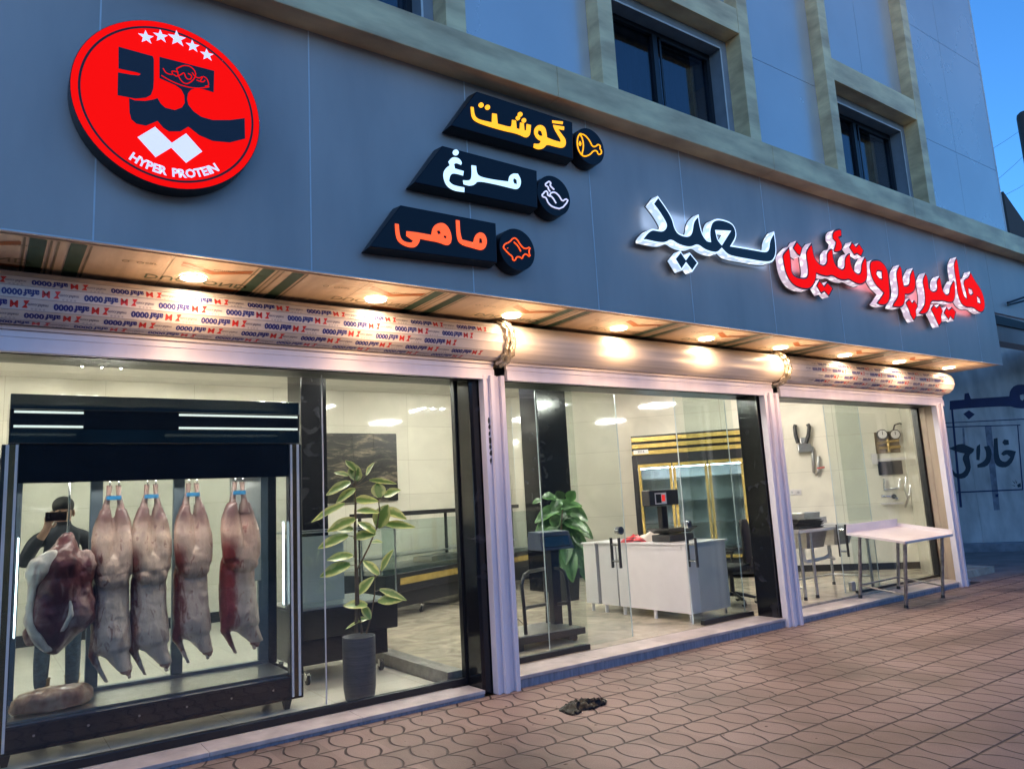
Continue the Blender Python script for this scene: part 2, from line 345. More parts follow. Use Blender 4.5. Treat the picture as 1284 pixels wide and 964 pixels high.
# ------------------------------------------------------------------ the shop building
XL, XR = -3.0, 12.36
FY = 4.75          # front of the fascia
bld = thing('shop_building', 'grey panelled commercial building with beige cornice and glass shopfronts below', 'building', (5.0, 5.46, 0.0))
seams = [-2.14, -0.84, 0.466, 1.769, 3.071, 4.366, 5.6, 6.9, 8.2, 9.5, 10.75, 11.7]
fb = MB(); edges = [XL]+seams+[XR]
for a, b in zip(edges[:-1], edges[1:]):
    fb.box((a+0.002, FY, 3.178), (b-0.002, FY+0.06, 4.97))
fb.cur = 1
for s in seams: fb.box((s-0.0045, FY-0.0025, 3.18), (s+0.0045, FY+0.05, 4.96))
fb.box((XL, FY-0.004, 3.17), (XR, FY+0.02, 3.178))
fb.build('fascia', [PANEL, TRIM], bld)
fe = MB().box((XR+0.004, FY, 3.98), (15.5, FY+0.06, 4.97)).build('fascia_extension', PANEL, bld)
MB().box((XR-0.05, FY+0.062, 3.178), (XR, 5.6, 4.9)).build('fascia_return', PANEL, bld)
# soffit with its protective film
sf = MB().box((XL, FY+0.062, 3.172), (XR-0.06, 5.64, 3.19)).build('soffit', SOFFILM, bld)
fp = MB()
def sstripe(xc, wid, mi, y0=FY+0.07, y1=5.5, lean=0.0):
    fp.cur = mi; z = 3.1695
    fp.add([(xc-wid/2, y0, z), (xc+wid/2, y0, z), (xc+wid/2+lean, y1, z), (xc-wid/2+lean, y1, z)], [(0, 1, 2, 3)])
tD = text_mesh('DUOBOND', 0.13); tS = text_mesh('composite panel', 0.05); tO = text_mesh('O  Ocar', 0.06)
k = 0; x = -2.3
while x < 11.9:
    for dx in (-0.10, 0.10): sstripe(x+dx, 0.085, 0)
    for dx in (-0.165, -0.035, 0.0, 0.165): sstripe(x+dx, 0.012, 2)
    fp.cur = 2 if k % 2 else 0
    fp.mesh(tD, frame((x+0.85, 5.28, 3.1695), (1, 0, 0), (0, 1, 0), (0, 0, 1)))
    fp.cur = 2; fp.mesh(tS, frame((x+1.05, 4.98, 3.1695), (1, 0, 0), (0, 1, 0), (0, 0, 1)))
    fp.mesh(tO, frame((x+0.45, 5.02, 3.1695), (1, 0, 0), (0, 1, 0), (0, 0, 1)))
    fp.cur = 1
    for (a0, b0, a1, b1) in ((-0.62, 4.90, -0.40, 5.02), (-0.40, 5.02, -0.18, 4.90)):
        fp.add([(x+a0, b0, 3.1695), (x+a1, b1, 3.1695), (x+a1, b1+0.07, 3.1695), (x+a0, b0+0.07, 3.1695)], [(0, 1, 2, 3)])
    fp.add([(x+0.9, 5.38, 3.1695), (x+1.25, 5.38, 3.1695), (x+1.25, 5.44, 3.1695), (x+0.9, 5.44, 3.1695)], [(0, 1, 2, 3)])
    fp.cur = 2; sstripe(x+0.62, 0.004, 2)
    x += 1.302; k += 1
fp.build('soffit_print', [INKGREEN, INKORANGE, INKOLIVE], sf, fix=False)
# lintel behind the rollers, side wall at the far left
MB().box((XL, 5.642, 2.66), (12.3, 5.95, 3.6)).build('lintel', BLACK, bld)
# cornice
def profile_x(mb, x0, x1, prof):
    n = len(prof); vs = [(x0, y, z) for y, z in prof]+[(x1, y, z) for y, z in prof]
    mb.add(vs, [tuple(range(n)), tuple(range(2*n-1, n-1, -1))]+[(i, (i+1) % n, (i+1) % n+n, i+n) for i in range(n)], False); return mb
cb = MB()
for a, b in ((-4.0, 1.0), (1.003, 3.9), (3.903, 6.9), (6.903, 9.9), (9.903, 12.6), (12.603, 15.5)):
    profile_x(cb, a, b, [(4.55, 4.955), (4.55, 5.245), (4.86, 5.275), (4.86, 4.975), (4.74, 4.955)])
cb.build('cornice', GOLDSTONE, bld, bevel=0.006)
# upper wall: panels between pilasters
UY = 4.86; UXR = 13.6
pil = [(0.72, 0.91), (2.90, 3.09), (4.59, 4.78), (6.76, 6.95), (8.45, 8.63), (10.70, 10.89)]
pb = MB()
for a, b in pil: pb.box((a, 4.70, 5.2765), (b, 4.98, 11.0))
pb.build('pilaster', GOLDSTONE, bld, bevel=0.004)
ub = MB(); ub.cur = 0
def upanel(x0, x1, z0, z1): ub.box((x0+0.003, UY, z0+0.003), (x1-0.003, UY+0.06, z1-0.003))
zs = [5.277, 6.55, 8.42, 10.2, 11.0]
for x0, x1 in ((XL, 0.72), (3.09, 4.59), (6.95, 8.45), (10.89, 12.18), (12.18, UXR)):
    for z0, z1 in zip(zs[:-1], zs[1:]): upanel(x0, x1, z0, z1)
for x0, x1 in ((0.91, 2.90), (4.78, 6.76), (8.63, 10.70)):
    xm = (x0+x1)/2
    for xa, xb in ((x0, xm), (xm, x1)): upanel(xa, xb, 6.93, 8.9); upanel(xa, xb, 8.9, 11.0)
ub.cur = 1
ub.box((UXR-0.012, UY-0.006, 5.28), (UXR+0.012, UY+0.08, 11.0))
ub.cur = 2
ub.box((XL, UY+0.064, 6.95), (UXR-0.02, UY+0.09, 11.0))
for x0, x1 in ((XL, 0.72), (3.09, 4.59), (6.95, 8.45), (10.89, UXR-0.02)): ub.box((x0, UY+0.064, 5.28), (x1, UY+0.09, 6.945))
ub.build('upper_wall', [PANEL2, TRIM, FRAMEDARK], bld)
MB().box((UXR-0.05, UY+0.1, 5.0), (UXR, 14.0, 11.0)).build('side_wall', PANEL, bld)
MB().box((XL, UY+0.1, 11.0), (UXR, 14.0, 11.1)).build('flat_roof', FRAMEGREY, bld)
for x0, x1 in ((0.914, 2.896), (4.784, 6.756), (8.634, 10.696)): MB().box((x0, 4.703, 6.62), (x1, 4.98, 6.925)).build('window_header', GOLDSTONE, bld, bevel=0.004)
for x0, x1 in ((0.91, 2.90), (4.78, 6.76), (8.63, 10.70)):
    fr = MB()
    y0, y1, zb, zt = 4.90, 5.12, 5.277, 6.618
    fr.box((x0+0.002, y0, zb), (x0+0.08, y1, zt)); fr.box((x1-0.11, y0, zb), (x1-0.002, y1, zt)); fr.box((x0+0.081, y0, zt-0.10), (x1-0.111, y1, zt))
    fr.cur = 3; fr.box((x0+0.081, y0-0.006, zt-0.115), (x1-0.111, y0-0.001, zt-0.095)); fr.box((x1-0.118, y0-0.006, zb), (x1-0.098, y0-0.001, zt-0.116)); fr.box((x0+0.068, y0-0.006, zb), (x0+0.086, y0-0.001, zt-0.116))
    fr.cur = 1; xm = x0+0.08+(x1-x0-0.19)*0.5
    for a, b in ((x0+0.08, x0+0.135), (x1-0.165, x1-0.111), (xm-0.035, xm+0.035)): fr.box((a+0.001, 5.06, zb), (b, 5.13, zt-0.101))
    fr.box((x0+0.136, 5.062, zt-0.155), (x1-0.166, 5.128, zt-0.102)); fr.box((x0+0.136, 5.062, zb+0.001), (x1-0.166, 5.128, zb+0.05))
    fr.cur = 2; fr.box((xm+0.05, 5.045, zb+0.06), (xm+0.075, 5.058, zt-0.17)); fr.box((xm+0.05, 5.045, zt-0.195), (x1-0.17, 5.058, zt-0.171))
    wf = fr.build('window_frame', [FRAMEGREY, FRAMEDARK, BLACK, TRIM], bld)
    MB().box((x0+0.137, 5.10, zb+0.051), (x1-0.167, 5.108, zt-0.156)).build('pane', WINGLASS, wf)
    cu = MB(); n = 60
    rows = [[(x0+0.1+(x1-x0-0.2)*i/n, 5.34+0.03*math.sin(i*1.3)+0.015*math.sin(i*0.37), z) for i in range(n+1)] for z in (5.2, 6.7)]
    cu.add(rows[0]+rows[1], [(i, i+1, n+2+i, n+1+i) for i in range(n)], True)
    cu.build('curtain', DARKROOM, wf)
# interior shell
P0, N0 = Vector((8.5, 12.0, 0)), Vector((-0.774, -0.633, 0)); D0 = Vector((0.633, -0.774, 0))
ib = MB(); ib.box((XL, 12.0, -0.2), (8.5, 12.15, 3.7)).build('back_wall', WALLTILE, bld)
e1 = P0 + D0*7.02
ow = MB(frame(P0, D0, -N0, (0, 0, 1))); ow.box((0.002, 0, -0.2), (7.02, 0.15, 3.7)); o = ow.build('oblique_wall', WALLTILE, bld)
MB().box((XL-0.15, 5.6, -0.2), (XL, 12.2, 3.7)).build('left_wall', WALLTILE, bld)
rw = Vector((12.14, 5.99, 0)); d = (rw-e1).normalized()
MB(frame(e1, d, d.cross(Vector((0, 0, 1)))*-1, (0, 0, 1))).box((0.003, -0.1, -0.2), ((rw-e1).length, 0.0, 3.7)).build('end_wall', WALLTILE, bld)
MB().box((XL, 5.96, 3.6), (13.7, 13.0, 3.7)).build('interior_ceiling', CEILWHITE, bld)
sk = MB(); sk.box((XL, 11.975, 0.05), (8.49, 11.998, 0.20)); sk.M = frame(P0, D0, -N0, (0, 0, 1)); sk.box((0.02, -0.025, 0.1), (7.0, -0.002, 0.21)); sk.build('skirting', BLACK, bld)
c1a, c1b = aY(378, 560, 9.0), aY(410, 560, 9.0); c2a, c2b = aY(679, 600, 9.9), aY(715, 600, 9.9)
for a, b in ((c1a, c1b), (c2a, c2b)):
    MB().box((a.x, a.y, 0.05), (b.x, a.y+0.5, 3.6)).build('column', BLACKMARBLE, bld, bevel=0.004)
for x0, x1, y1 in ((3.46, 3.775, 5.80), (7.46, 7.72, 5.80)):
    MB().box((x0, 5.515, 0.0), (x1, y1, 2.66)).build('pier', BLACKMARBLE, bld, bevel=0.004)
jb = MB()
jb.prism([(11.765, 5.515, 0.0), (11.86, 5.515, 0.0), (12.22, 5.94, 0.0), (12.00, 5.94, 0.0), (11.93, 5.83, 0.0), (11.915, 5.835, 0.0), (11.86, 5.74, 0.0), (11.87, 5.725, 0.0)], (0, 0, 2.66))
jb.cur = 1; jb.box((11.90, 5.865, 0.02), (11.985, 5.955, 2.66))
jb.build('end_jamb', [JAMBBEIGE, BLACK], bld, bevel=0.004)
# steps and the raised edge between the floors
def step(x0, x1, ztop, yb, ya=5.455):
    s = MB(); s.box((x0, ya+0.012, -0.05), (x1, yb, ztop-0.03)); s.cur = 1
    n = int((x1-x0)/1.1)+1
    for i in range(n): s.box((x0+(x1-x0)*i/n+0.001, ya, ztop-0.0295), (x0+(x1-x0)*(i+1)/n-0.001, yb, ztop))
    return s
step(XL, 3.45, 0.052, 5.715).build('doorstep', [STEPFACE, STEPSTONE], bld, bevel=0.004)
step(3.79, 7.49, 0.10, 5.815).build('doorstep', [STEPFACE, STEPSTONE], bld, bevel=0.005)
step(7.75, 11.95, 0.075, 5.815).build('doorstep', [STEPFACE, STEPSTONE], bld, bevel=0.005)
MB().box((3.31, 5.822, -0.02), (3.475, 12.0, 0.16)).build('floor_edging', GRANITE, bld, bevel=0.006)
MB().box((3.46, 5.80, -0.05), (3.78, 5.82, 0.1)).build('pier_base', BLACK, bld)

# ------------------------------------------------------------------ downlights under the soffit
lights_px = [(245, 345), (472, 375), (641, 396), (778, 411), (889, 424), (983, 435), (1062, 445), (1131, 453), (1190, 461)]
spots = ['nearest the left edge over printed roller cover', 'second from left under the striped film', 'just left of the first roller joint',
         'first one right of the roller joint over smooth white cover', 'second over the smooth white roller cover', 'just left of the second roller joint',
         'first one over the right printed roller cover', 'second from the right end of the soffit', 'at the far right end of the soffit']
for (px, py), s in zip(lights_px, spots):
    c = aZ(px, py, 3.166); c.y = 5.19
    t = thing('downlight', 'round warm recessed light '+s, 'ceiling light', (c.x, c.y, 3.17), 'recessed lights along the soffit')
    n = 28; ring = [(0.085, 3.168), (0.093, 3.160), (0.082, 3.156), (0.078, 3.162)]
    rb = MB(); rr = [[(c.x+r*math.cos(2*math.pi*k/n), c.y+r*math.sin(2*math.pi*k/n), z) for k in range(n)] for r, z in ring]
    rb.loft(rr+[rr[0]], cap=False); rb.build('rim', WHITEALU, t)
    MB().cyl((c.x, c.y, 3.164), (c.x, c.y, 3.1605), 0.077, n=28).build('lamp_disc', LAMP, t)
    ld = bpy.data.lights.new('beam', 'SPOT'); ld.energy = DOWNLIGHT_W; ld.color = (1.0, 0.66, 0.40); ld.shadow_soft_size = 0.07; ld.spot_size = R(165); ld.spot_blend = 1.0
    lo = bpy.data.objects.new('beam', ld); COL.objects.link(lo); lo.parent = t; lo.location = (0, -0.12, -0.03); lo.rotation_euler = (R(-20), 0, 0)
    ld = bpy.data.lights.new('soffit_fill', 'POINT'); ld.energy = DOWNLIGHT_W*0.10; ld.color = (1.0, 0.60, 0.30); ld.shadow_soft_size = 0.06  # added fill light hanging below the lamp, brightens soffit and rollers
    lo = bpy.data.objects.new('soffit_fill', ld); COL.objects.link(lo); lo.parent = t; lo.location = (0, -0.20, -0.34)

# ------------------------------------------------------------------ roller shutters
t1 = text_mesh('afaf', 0.058, bold=0.0022); t0 = text_mesh('M', 0.060, bold=0.0016); t2 = text_mesh('0000', 0.052, bold=0.0026); t3 = text_mesh('mafaf.com', 0.026, bold=0.0006); t4 = text_mesh('* * * *', 0.03)
def roller(x0, x1, printed, label, ring_end):
    t = thing('roller_shutter', label, 'roller shutter', ((x0+x1)/2, 5.45, 2.65), 'rolled up shutters over the shopfronts')
    cy, cz, r = 5.40, 2.965, 0.166; n = 24 if not printed else 14
    a0 = math.pi/n
    pr = [(cy+r*math.cos(a0+2*math.pi*k/n), cz+r*math.sin(a0+2*math.pi*k/n)) for k in range(n)]
    b = MB(); vs = [(x, y, z) for x in (x0, x0+0.02, x1-0.02, x1) for y, z in pr]
    for e, q in ((0, 0.93), (3, 0.93)):
        for k in range(n):
            x, y, z = vs[e*n+k]; vs[e*n+k] = (x, cy+(y-cy)*q, cz+(z-cz)*q)
    fs = []
    for i in range(3):
        for k in range(n): q = (k+1) % n; fs.append((i*n+k, i*n+q, (i+1)*n+q, (i+1)*n+k))
    fs += [tuple(range(n)), tuple(range(4*n-1, 3*n-1, -1))]
    b.add(vs, fs, not printed)
    cov = b.build('roll_cover', FILM if printed else ROLLWHITE, t)
    if printed:
        p = MB()
        rows = [k for k in range(n) if True]
        for k in range(n):
            a = a0+2*math.pi*(k+0.5)/n
            ca, sa = math.cos(a), math.sin(a)
            if ca > 0.15 or sa > 0.75: continue
            ap = r*math.cos(math.pi/n)+0.0015
            c = Vector((0, cy+ap*ca, cz+ap*sa)); nrm = Vector((0, ca, sa))
            up = nrm.cross(Vector((-1, 0, 0))).normalized()      # printed upside down
            ex = Vector((-1, 0, 0)); x = x0+0.25+(0.21 if k % 2 else 0.0)+0.06*k
            while x < x1-0.25:
                o = Vector((x, c.y, c.z))
                def put(me, dx, ci, o=o):
                    p.cur = ci; p.mesh(me, frame(o+ex*dx, ex, up, nrm))
                put(t0, -0.062, 1); put(t1, 0.012, 0); put(t2, 0.112, 0); put(t3, 0.245, 2)
                p.cur = 1
                q = o+ex*(-0.120); p.add([q+ex*dx+up*dy for dx, dy in ((-0.02, -0.025), (0.012, -0.022), (0.002, 0.0), (0.02, 0.024), (-0.012, 0.022), (-0.004, 0.004))], [(0, 1, 2, 3, 4, 5)])
                p.cur = 2; p.mesh(t4, frame(o+ex*0.245+up*0.020, ex, up, nrm))
                x += 0.43
        for k in range(n):                                        # thin lap lines of the film
            a = a0+2*math.pi*k/n
            if math.cos(a) > 0.1: continue
            p.cur = 2; y, z = cy+(r+0.001)*math.cos(a), cz+(r+0.001)*math.sin(a)
            p.box((x0+0.03, y-0.001, z-0.0012), (x1-0.03, y+0.001, z+0.0012))
        p.build('print', [INKBLUE, INKRED, INKGREY], cov, fix=False)
    s = MB()
    z = 2.80
    for h in (0.03, 0.045, 0.095): s.box((x0+0.02, 5.425+(0.012 if h == 0.045 else 0), z-h+0.003), (x1-0.02, 5.47, z)); z -= h
    s.build('bottom_bar', WHITEALU, t, bevel=0.004)
    if ring_end:
        rg = MB(); m = 36
        for dx, rr in ((-0.035, 0.182), (0.0, 0.198), (0.03, 0.188)):
            pts = [(x1+0.03+dx+0.012*math.sin(k*2.1), cy+(rr+0.012*math.sin(k*3.7+dx*90))*math.cos(2*math.pi*k/m), cz-0.008+(rr+0.01*math.sin(k*2.9))*math.sin(2*math.pi*k/m)) for k in range(m+1)]
            rg.tube(pts, 0.021, 8)
        rg.cyl((x1-0.01, cy, cz), (x1+0.07, cy, cz), 0.178, n=30)
        rg.build('end_ring', CRUMPLE, t)
    return t
def rail(t, x0, x1):
    b = MB(); y0, y1, zt = 5.395, 5.50, 2.668
    w_ = (x1-x0)
    b.box((x0, y0+0.025, 0.0), (x0+w_*0.30, y1, zt)); b.box((x0+w_*0.301, y0+0.04, 0.0), (x0+w_*0.62, y1, zt-0.002)); b.box((x0+w_*0.621, y0, 0.0), (x1, y1, zt+0.001))
    return b.build('guide_rail', WHITEALU, t, bevel=0.003)
s1 = roller(XL+0.02, 3.70, True, 'rolled up shutter in printed film with blue text at the left', True)
s2 = roller(3.80, 7.70, False, 'rolled up shutter with plain smooth white cover in the middle', True)
s3 = roller(7.80, 11.88, True, 'rolled up shutter in printed film at the right end', False)
rail(s1, 3.555, 3.655); rail(s2, 3.662, 3.765); rail(s2, 7.495, 7.605); rail(s3, 7.612, 7.735); rail(s3, 11.60, 11.745)
rr_ = random.Random(3)
for k in range(7):
    z = 2.27-0.058*k; x_ = 3.587+rr_.uniform(0, .005); wd_ = rr_.uniform(.020, .028)
    hs_ = [rr_.uniform(-.012, .012) for _ in range(8)]
    MB().prism([(x_+wd_*(.5+.5*math.cos(2*math.pi*q_/8)*(1+hs_[q_]*12)), 5.4325, z+0.026*math.sin(2*math.pi*q_/8)+hs_[q_]) for q_ in range(8)], (0, 0.002, 0)).build('smudge', BLACKPLASTIC, s2)

# ------------------------------------------------------------------ glass shopfronts
def pane(x0, x1, y, z0, z1, name, label, cat, gm=None, sill=0.0, group=None, t=0.010, frame_top=True):
    g = thing(name, label, cat, ((x0+x1)/2, y, z0), group)
    MB().box((x0, y-t/2, z0+sill), (x1, y+t/2, z1)).build('pane', gm or SHOPGLASS, g)
    if sill: MB().box((x0-0.005, y-0.03, z0), (x1+0.005, y+0.03, z0+sill)).build('bottom_rail', BLACK, g, bevel=0.004)
    return g
g = pane(XL+0.02, 3.44, 5.765, 0.053, 2.66, 'shop_window', 'large fixed glass front before the meat cabinet and potted plant', 'shop window', sill=0.055)
MB().box((XL+0.02, 5.735, 2.661), (3.44, 5.795, 2.70)).build('top_rail', BLACK, g)
MB().box((2.215, 5.757, 0.12), (2.221, 5.773, 2.655)).build('glass_joint', TRIM, g)
MB().box((3.441, 5.74, 0.053), (3.458, 5.80, 2.66)).build('side_rail', BLACK, g)
g = pane(3.79, 4.93, 5.88, 0.101, 2.66, 'glass_sidelight', 'fixed glass panel on black rail before the platform scale', 'glass panel', sill=0.05)
g = pane(6.60, 7.45, 5.88, 0.101, 2.66, 'glass_sidelight', 'fixed glass panel on black rail before the office chair', 'glass panel', sill=0.05)
def handle(x, y, z0, z1, r=0.016):
    h = MB(); h.cur = 0
    for dy in (-0.06, 0.06):
        h.cyl((x, y+dy, z0), (x, y+dy, z1), r, n=12); 
    h.cur = 1
    for z in (z0+0.07, z1-0.07): h.cyl((x, y-0.06, z), (x, y+0.06, z), 0.012, n=10)
    return h
def lock(x, y, z):
    h = MB(); h.cyl((x, y-0.03, z), (x, y+0.03, z), 0.042, n=20); h.cur = 1; h.cyl((x, y-0.034, z), (x, y-0.0301, z), 0.018, n=12); return h
def door(x0, x1, y, label, hx, hz0, hz1, lx=None, floor_lock=None):
    g = pane(x0, x1, y, 0.115, 2.65, 'glass_door', label, 'door', DOORGLASS)
    handle(hx, y, hz0, hz1).build('handle', [BLACKPLASTIC, CHROME], g)
    if lx: lock(lx, y, 1.20).build('lock', [CHROME, BLACKPLASTIC], g)
    e = MB(); 
    for x in (x0, x1): e.box((x-0.003, y-0.0055, 0.12), (x+0.003, y+0.0055, 2.645))
    e.build('edge_strip', mat('glass_edge', (0.55, 0.62, 0.62), 0.2, 0.2), g)
    if floor_lock:
        MB().cbox((floor_lock, y, 0.19), 0.10, 0.05, 0.12).build('floor_bolt', STEEL, g, bevel=0.006)
    return g
yd = 5.935
a = aY(772, 690, yd); door(4.50, aY(776, 650, yd).x+0.07, yd, 'frameless sliding glass door slid open left of the white counter', a.x, aY(772, 712, yd).z, aY(772, 674, yd).z, aY(775, 648, yd).x)
b = aY(868, 690, yd); door(aY(861, 645, yd).x-0.05, 7.40, yd, 'frameless sliding glass door in front of the white counter end', b.x, aY(868, 711, yd).z, aY(868, 674, yd).z, aY(861, 645, yd).x)
g = pane(9.72, 11.89, 5.90, 0.08, 2.66, 'glass_sidelight', 'fixed glass panel behind the white table', 'glass panel', sill=0.05)
c = aY(1057, 680, yd); door(aY(1043, 600, yd).x, 10.35, yd, 'glass door half open between the sink bench and white table', c.x, aY(1057, 698, yd).z, aY(1057, 657, yd).z, None, aY(1070, 745, yd).x)

# ------------------------------------------------------------------ signs
RED_LIT = mat('lit_red_face', (0.35, 0.0, 0.0), 0.6, emit=(1.0, 0.004, 0.003), estr=0.62*SIGN_E, var=0.02, spec=0.05)
WHITE_LIT = mat('lit_white_face', (0.8, 0.8, 0.9), 0.35, emit=(0.72, 0.70, 0.95), estr=0.55*SIGN_E, var=0.0)
YELLOW_LIT = mat('lit_yellow_face', (0.9, 0.6, 0.0), 0.35, emit=(1.0, 0.36, 0.004), estr=0.95*SIGN_E, var=0)
ORANGE_LIT = mat('lit_orange_face', (0.9, 0.2, 0.02), 0.35, emit=(1.0, 0.075, 0.006), estr=0.85*SIGN_E, var=0)
COOL_LIT = mat('lit_cool_face', (0.7, 0.85, 0.95), 0.35, emit=(0.55, 0.80, 1.0), estr=0.85*SIGN_E, var=0)
RIM_LIT = mat('lit_edge', (0.7, 0.8, 0.95), 0.35, emit=(0.58, 0.76, 1.0), estr=0.95*SIGN_E, var=0)
SIGNBLACK = mat('sign_black', (0.006, 0.007, 0.012), 0.35, var=0.05, spec=0.25)
FACEBLACK = mat('letter_black', (0.008, 0.010, 0.016), 0.4)
INKNAVY = mat('sign_navy', (0.008, 0.009, 0.022), 0.5)
RINGDARK = mat('sign_dark_ring', (0.05, 0.002, 0.004), 0.5)
def glitter(name, a, b_, s):
    m, t, b, L = custom(name)
    tc = nn(t, 'ShaderNodeTexCoord'); vo = nn(t, 'ShaderNodeTexVoronoi'); vo.inputs['Scale'].default_value = 14; L(tc.outputs['Object'], vo.inputs['Vector'])
    rp = ramp(t, [(0.15, b_), (0.55, a)]); L(vo.outputs['Distance'], rp.inputs[0]); L(rp.outputs[0], b.inputs['Emission Color']); b.inputs['Emission Strength'].default_value = s
    L(rp.outputs[0], b.inputs['Base Color']); b.inputs['Roughness'].default_value = 0.3; return m
SIDE_COOL = glitter('lit_acrylic_side', (0.42, 0.54, 0.70), (1.0, 1.0, 0.98), 0.8*SIGN_E)
SIDE_PINK = glitter('lit_acrylic_side_pink', (0.50, 0.38, 0.44), (1.0, 0.92, 0.95), 0.8*SIGN_E)
def trace(pts, org, s, Y): 
    out = []
    for x, y in pts:
        p = aY(org[0]+x/s, org[1]+y/s, Y); out.append((p.x, p.z))
    return out
def face_frame(Y): return frame((0, Y, 0), (1, 0, 0), (0, 0, 1), (0, -1, 0))     # local x,y,z -> X, Z, towards the street
def letter(name, loops, yfront, depth, rim_m, side_m, face_m, inset, parent, smooth=2):
    lp = [chaikin(l, smooth) for l in loops]
    me = flat(lp, depth); b = MB(); b.mesh(me, face_frame(yfront+depth))
    o = len(b.f)
    for i, f in enumerate(b.f):
        n = (b.v[f[1]]-b.v[f[0]]).cross(b.v[f[2]]-b.v[f[0]])
        b.mi[i] = 0 if abs(n.y) > 0.7*n.length else 1
    body = b.build(name, [rim_m, side_m], parent, fix=True)
    me2 = flat(lp, 0.004, -inset)
    b2 = MB(); b2.mesh(me2, face_frame(yfront-0.0005)); 
    b2.build('letter_face', face_m, body)
    me3 = flat(lp, 0.006, 0.010); b3 = MB(); b3.mesh(me3, face_frame(yfront+depth+0.0062)); b3.build('back_plate', FACEBLACK, body)
    return body
# round sign
YS = 4.60
c = aY(214.5, 131.5, YS)
RAD = 0.535
rs = thing('round_sign', 'big round red illuminated sign with five stars and black calligraphy', 'sign', (c.x, FY, c.z))
def disc(mb, r, y0, y1, n=72): mb.cyl((c.x, y0, c.z), (c.x, y1, c.z), r, n=n); return mb
disc(MB(), RAD, YS+0.004, FY-0.02).build('box', SIGNBLACK, rs, bevel=0.006)
fa = disc(MB(), RAD-0.004, YS, YS+0.0035).build('face', RED_LIT, rs)
n = 90; rg = MB(); r0, r1 = RAD*0.90, RAD*0.925
vs = [(c.x+r*math.cos(2*math.pi*k/n), YS-0.002, c.z+r*math.sin(2*math.pi*k/n)) for r in (r0, r1) for k in range(n)]
rg.add(vs, [(k, (k+1) % n, n+(k+1) % n, n+k) for k in range(n)]); rg.build('ring', RINGDARK, fa, fix=False)
O1, S1 = (90, 15), 4.19
def decal(name, loops, m, lift=0.002, k=0, parent=fa, org=O1, s=S1, Y=YS, depth=0.0015):
    me = flat([chaikin(trace(l, org, s, Y), k) for l in loops], depth)
    return MB().mesh(me, face_frame(Y-lift)).build(name, m, parent)
decal('calligraphy', [[(245,185),(425,235),(431,250),(431,360),(428,405),(416,438),(390,453),(335,458),(240,440),(242,320),(310,332),(352,336),(362,328),(340,320),(300,312),(245,300)]], INKNAVY)
decal('calligraphy', [[(460,238),(748,312),(745,425),(690,408),(650,404),(625,412),(610,430),(606,460),(612,490),(640,525),(680,553),(740,570),(830,570),(908,560),(910,668),(830,688),(740,680),(670,650),(612,605),(570,630),(510,630),(480,610),(450,575),(390,600),(340,590),(312,566),(303,530),(300,455),(330,467),(385,470),(425,463),(450,455),(468,485),(490,505),(540,518),(578,504),(593,480),(590,440),(575,410),(545,388),(460,350)]], INKNAVY)
decal('diamond', [[(437,605),(525,690),(600,640),(685,735),(600,795),(522,715),(440,765),(345,660)]], WHITE_LIT)
for (sx, sy, sr) in ((390, 135, 30), (467, 130, 29), (553, 142, 36), (635, 182, 28), (710, 228, 28)):
    q = aY(O1[0]+sx/S1, O1[1]+sy/S1, YS); rad = sr/S1*6.0/940
    st = [(q.x+rad*(1 if i % 2 == 0 else 0.42)*math.sin(math.pi*i/5-0.1), q.z+rad*(1 if i % 2 == 0 else 0.42)*math.cos(math.pi*i/5-0.1)) for i in range(10)]
    MB().mesh(flat([st], 0.0015), face_frame(YS-0.002)).build('star', WHITE_LIT, fa)
em = MB()
def stroke(mb, pts, org, s, Y, r, closed=False, k=2, flatten=True):
    p = trace(pts, org, s, Y)
    if closed: p = chaikin(p, k); p = p+[p[0]]
    else:
        for _ in range(k):
            q = [p[0]]
            for a, b in zip(p[:-1], p[1:]): q += [(a[0]*.75+b[0]*.25, a[1]*.75+b[1]*.25), (a[0]*.25+b[0]*.75, a[1]*.25+b[1]*.75)]
            p = q+[p[-1]]
    mb.tube([(x, Y, z) for x, z in p], r, 6); return mb
for pts in ([(480,298),(495,325),(535,333),(520,310),(560,318)], [(550,300),(590,280),(630,290),(655,325),(640,360),(600,385),(565,355),(550,300)], [(470,335),(520,365),(590,393),(660,405),(722,395)],
            [(575,330),(590,318),(600,352),(625,358),(632,335),(610,325)], [(632,320),(650,345),(672,350),(690,338),(675,365)], [(690,340),(712,352),(722,390),(700,392)], [(535,330),(550,342),(575,330)], [(655,360),(690,372),(700,360)]):
    stroke(em, pts, O1, S1, YS-0.003, 0.0035)
em.build('emblem', RED_LIT, fa)
tx = MB(); word = 'HYPER PROTEIN'
pa = aY(O1[0]+338/S1, O1[1]+752/S1, YS); pe = aY(O1[0]+762/S1, O1[1]+842/S1, YS)
aa = math.atan2(pa.z-c.z, pa.x-c.x); ae = math.atan2(pe.z-c.z, pe.x-c.x); rt = (math.hypot(pa.z-c.z, pa.x-c.x)+math.hypot(pe.z-c.z, pe.x-c.x))/2
wid = {ch: (0.55 if ch == ' ' else max(v.co.x for v in text_mesh(ch, 1.0).vertices)-min(v.co.x for v in text_mesh(ch, 1.0).vertices)+0.26) for ch in set(word)}; tot = sum(wid[ch] for ch in word); acc = 0
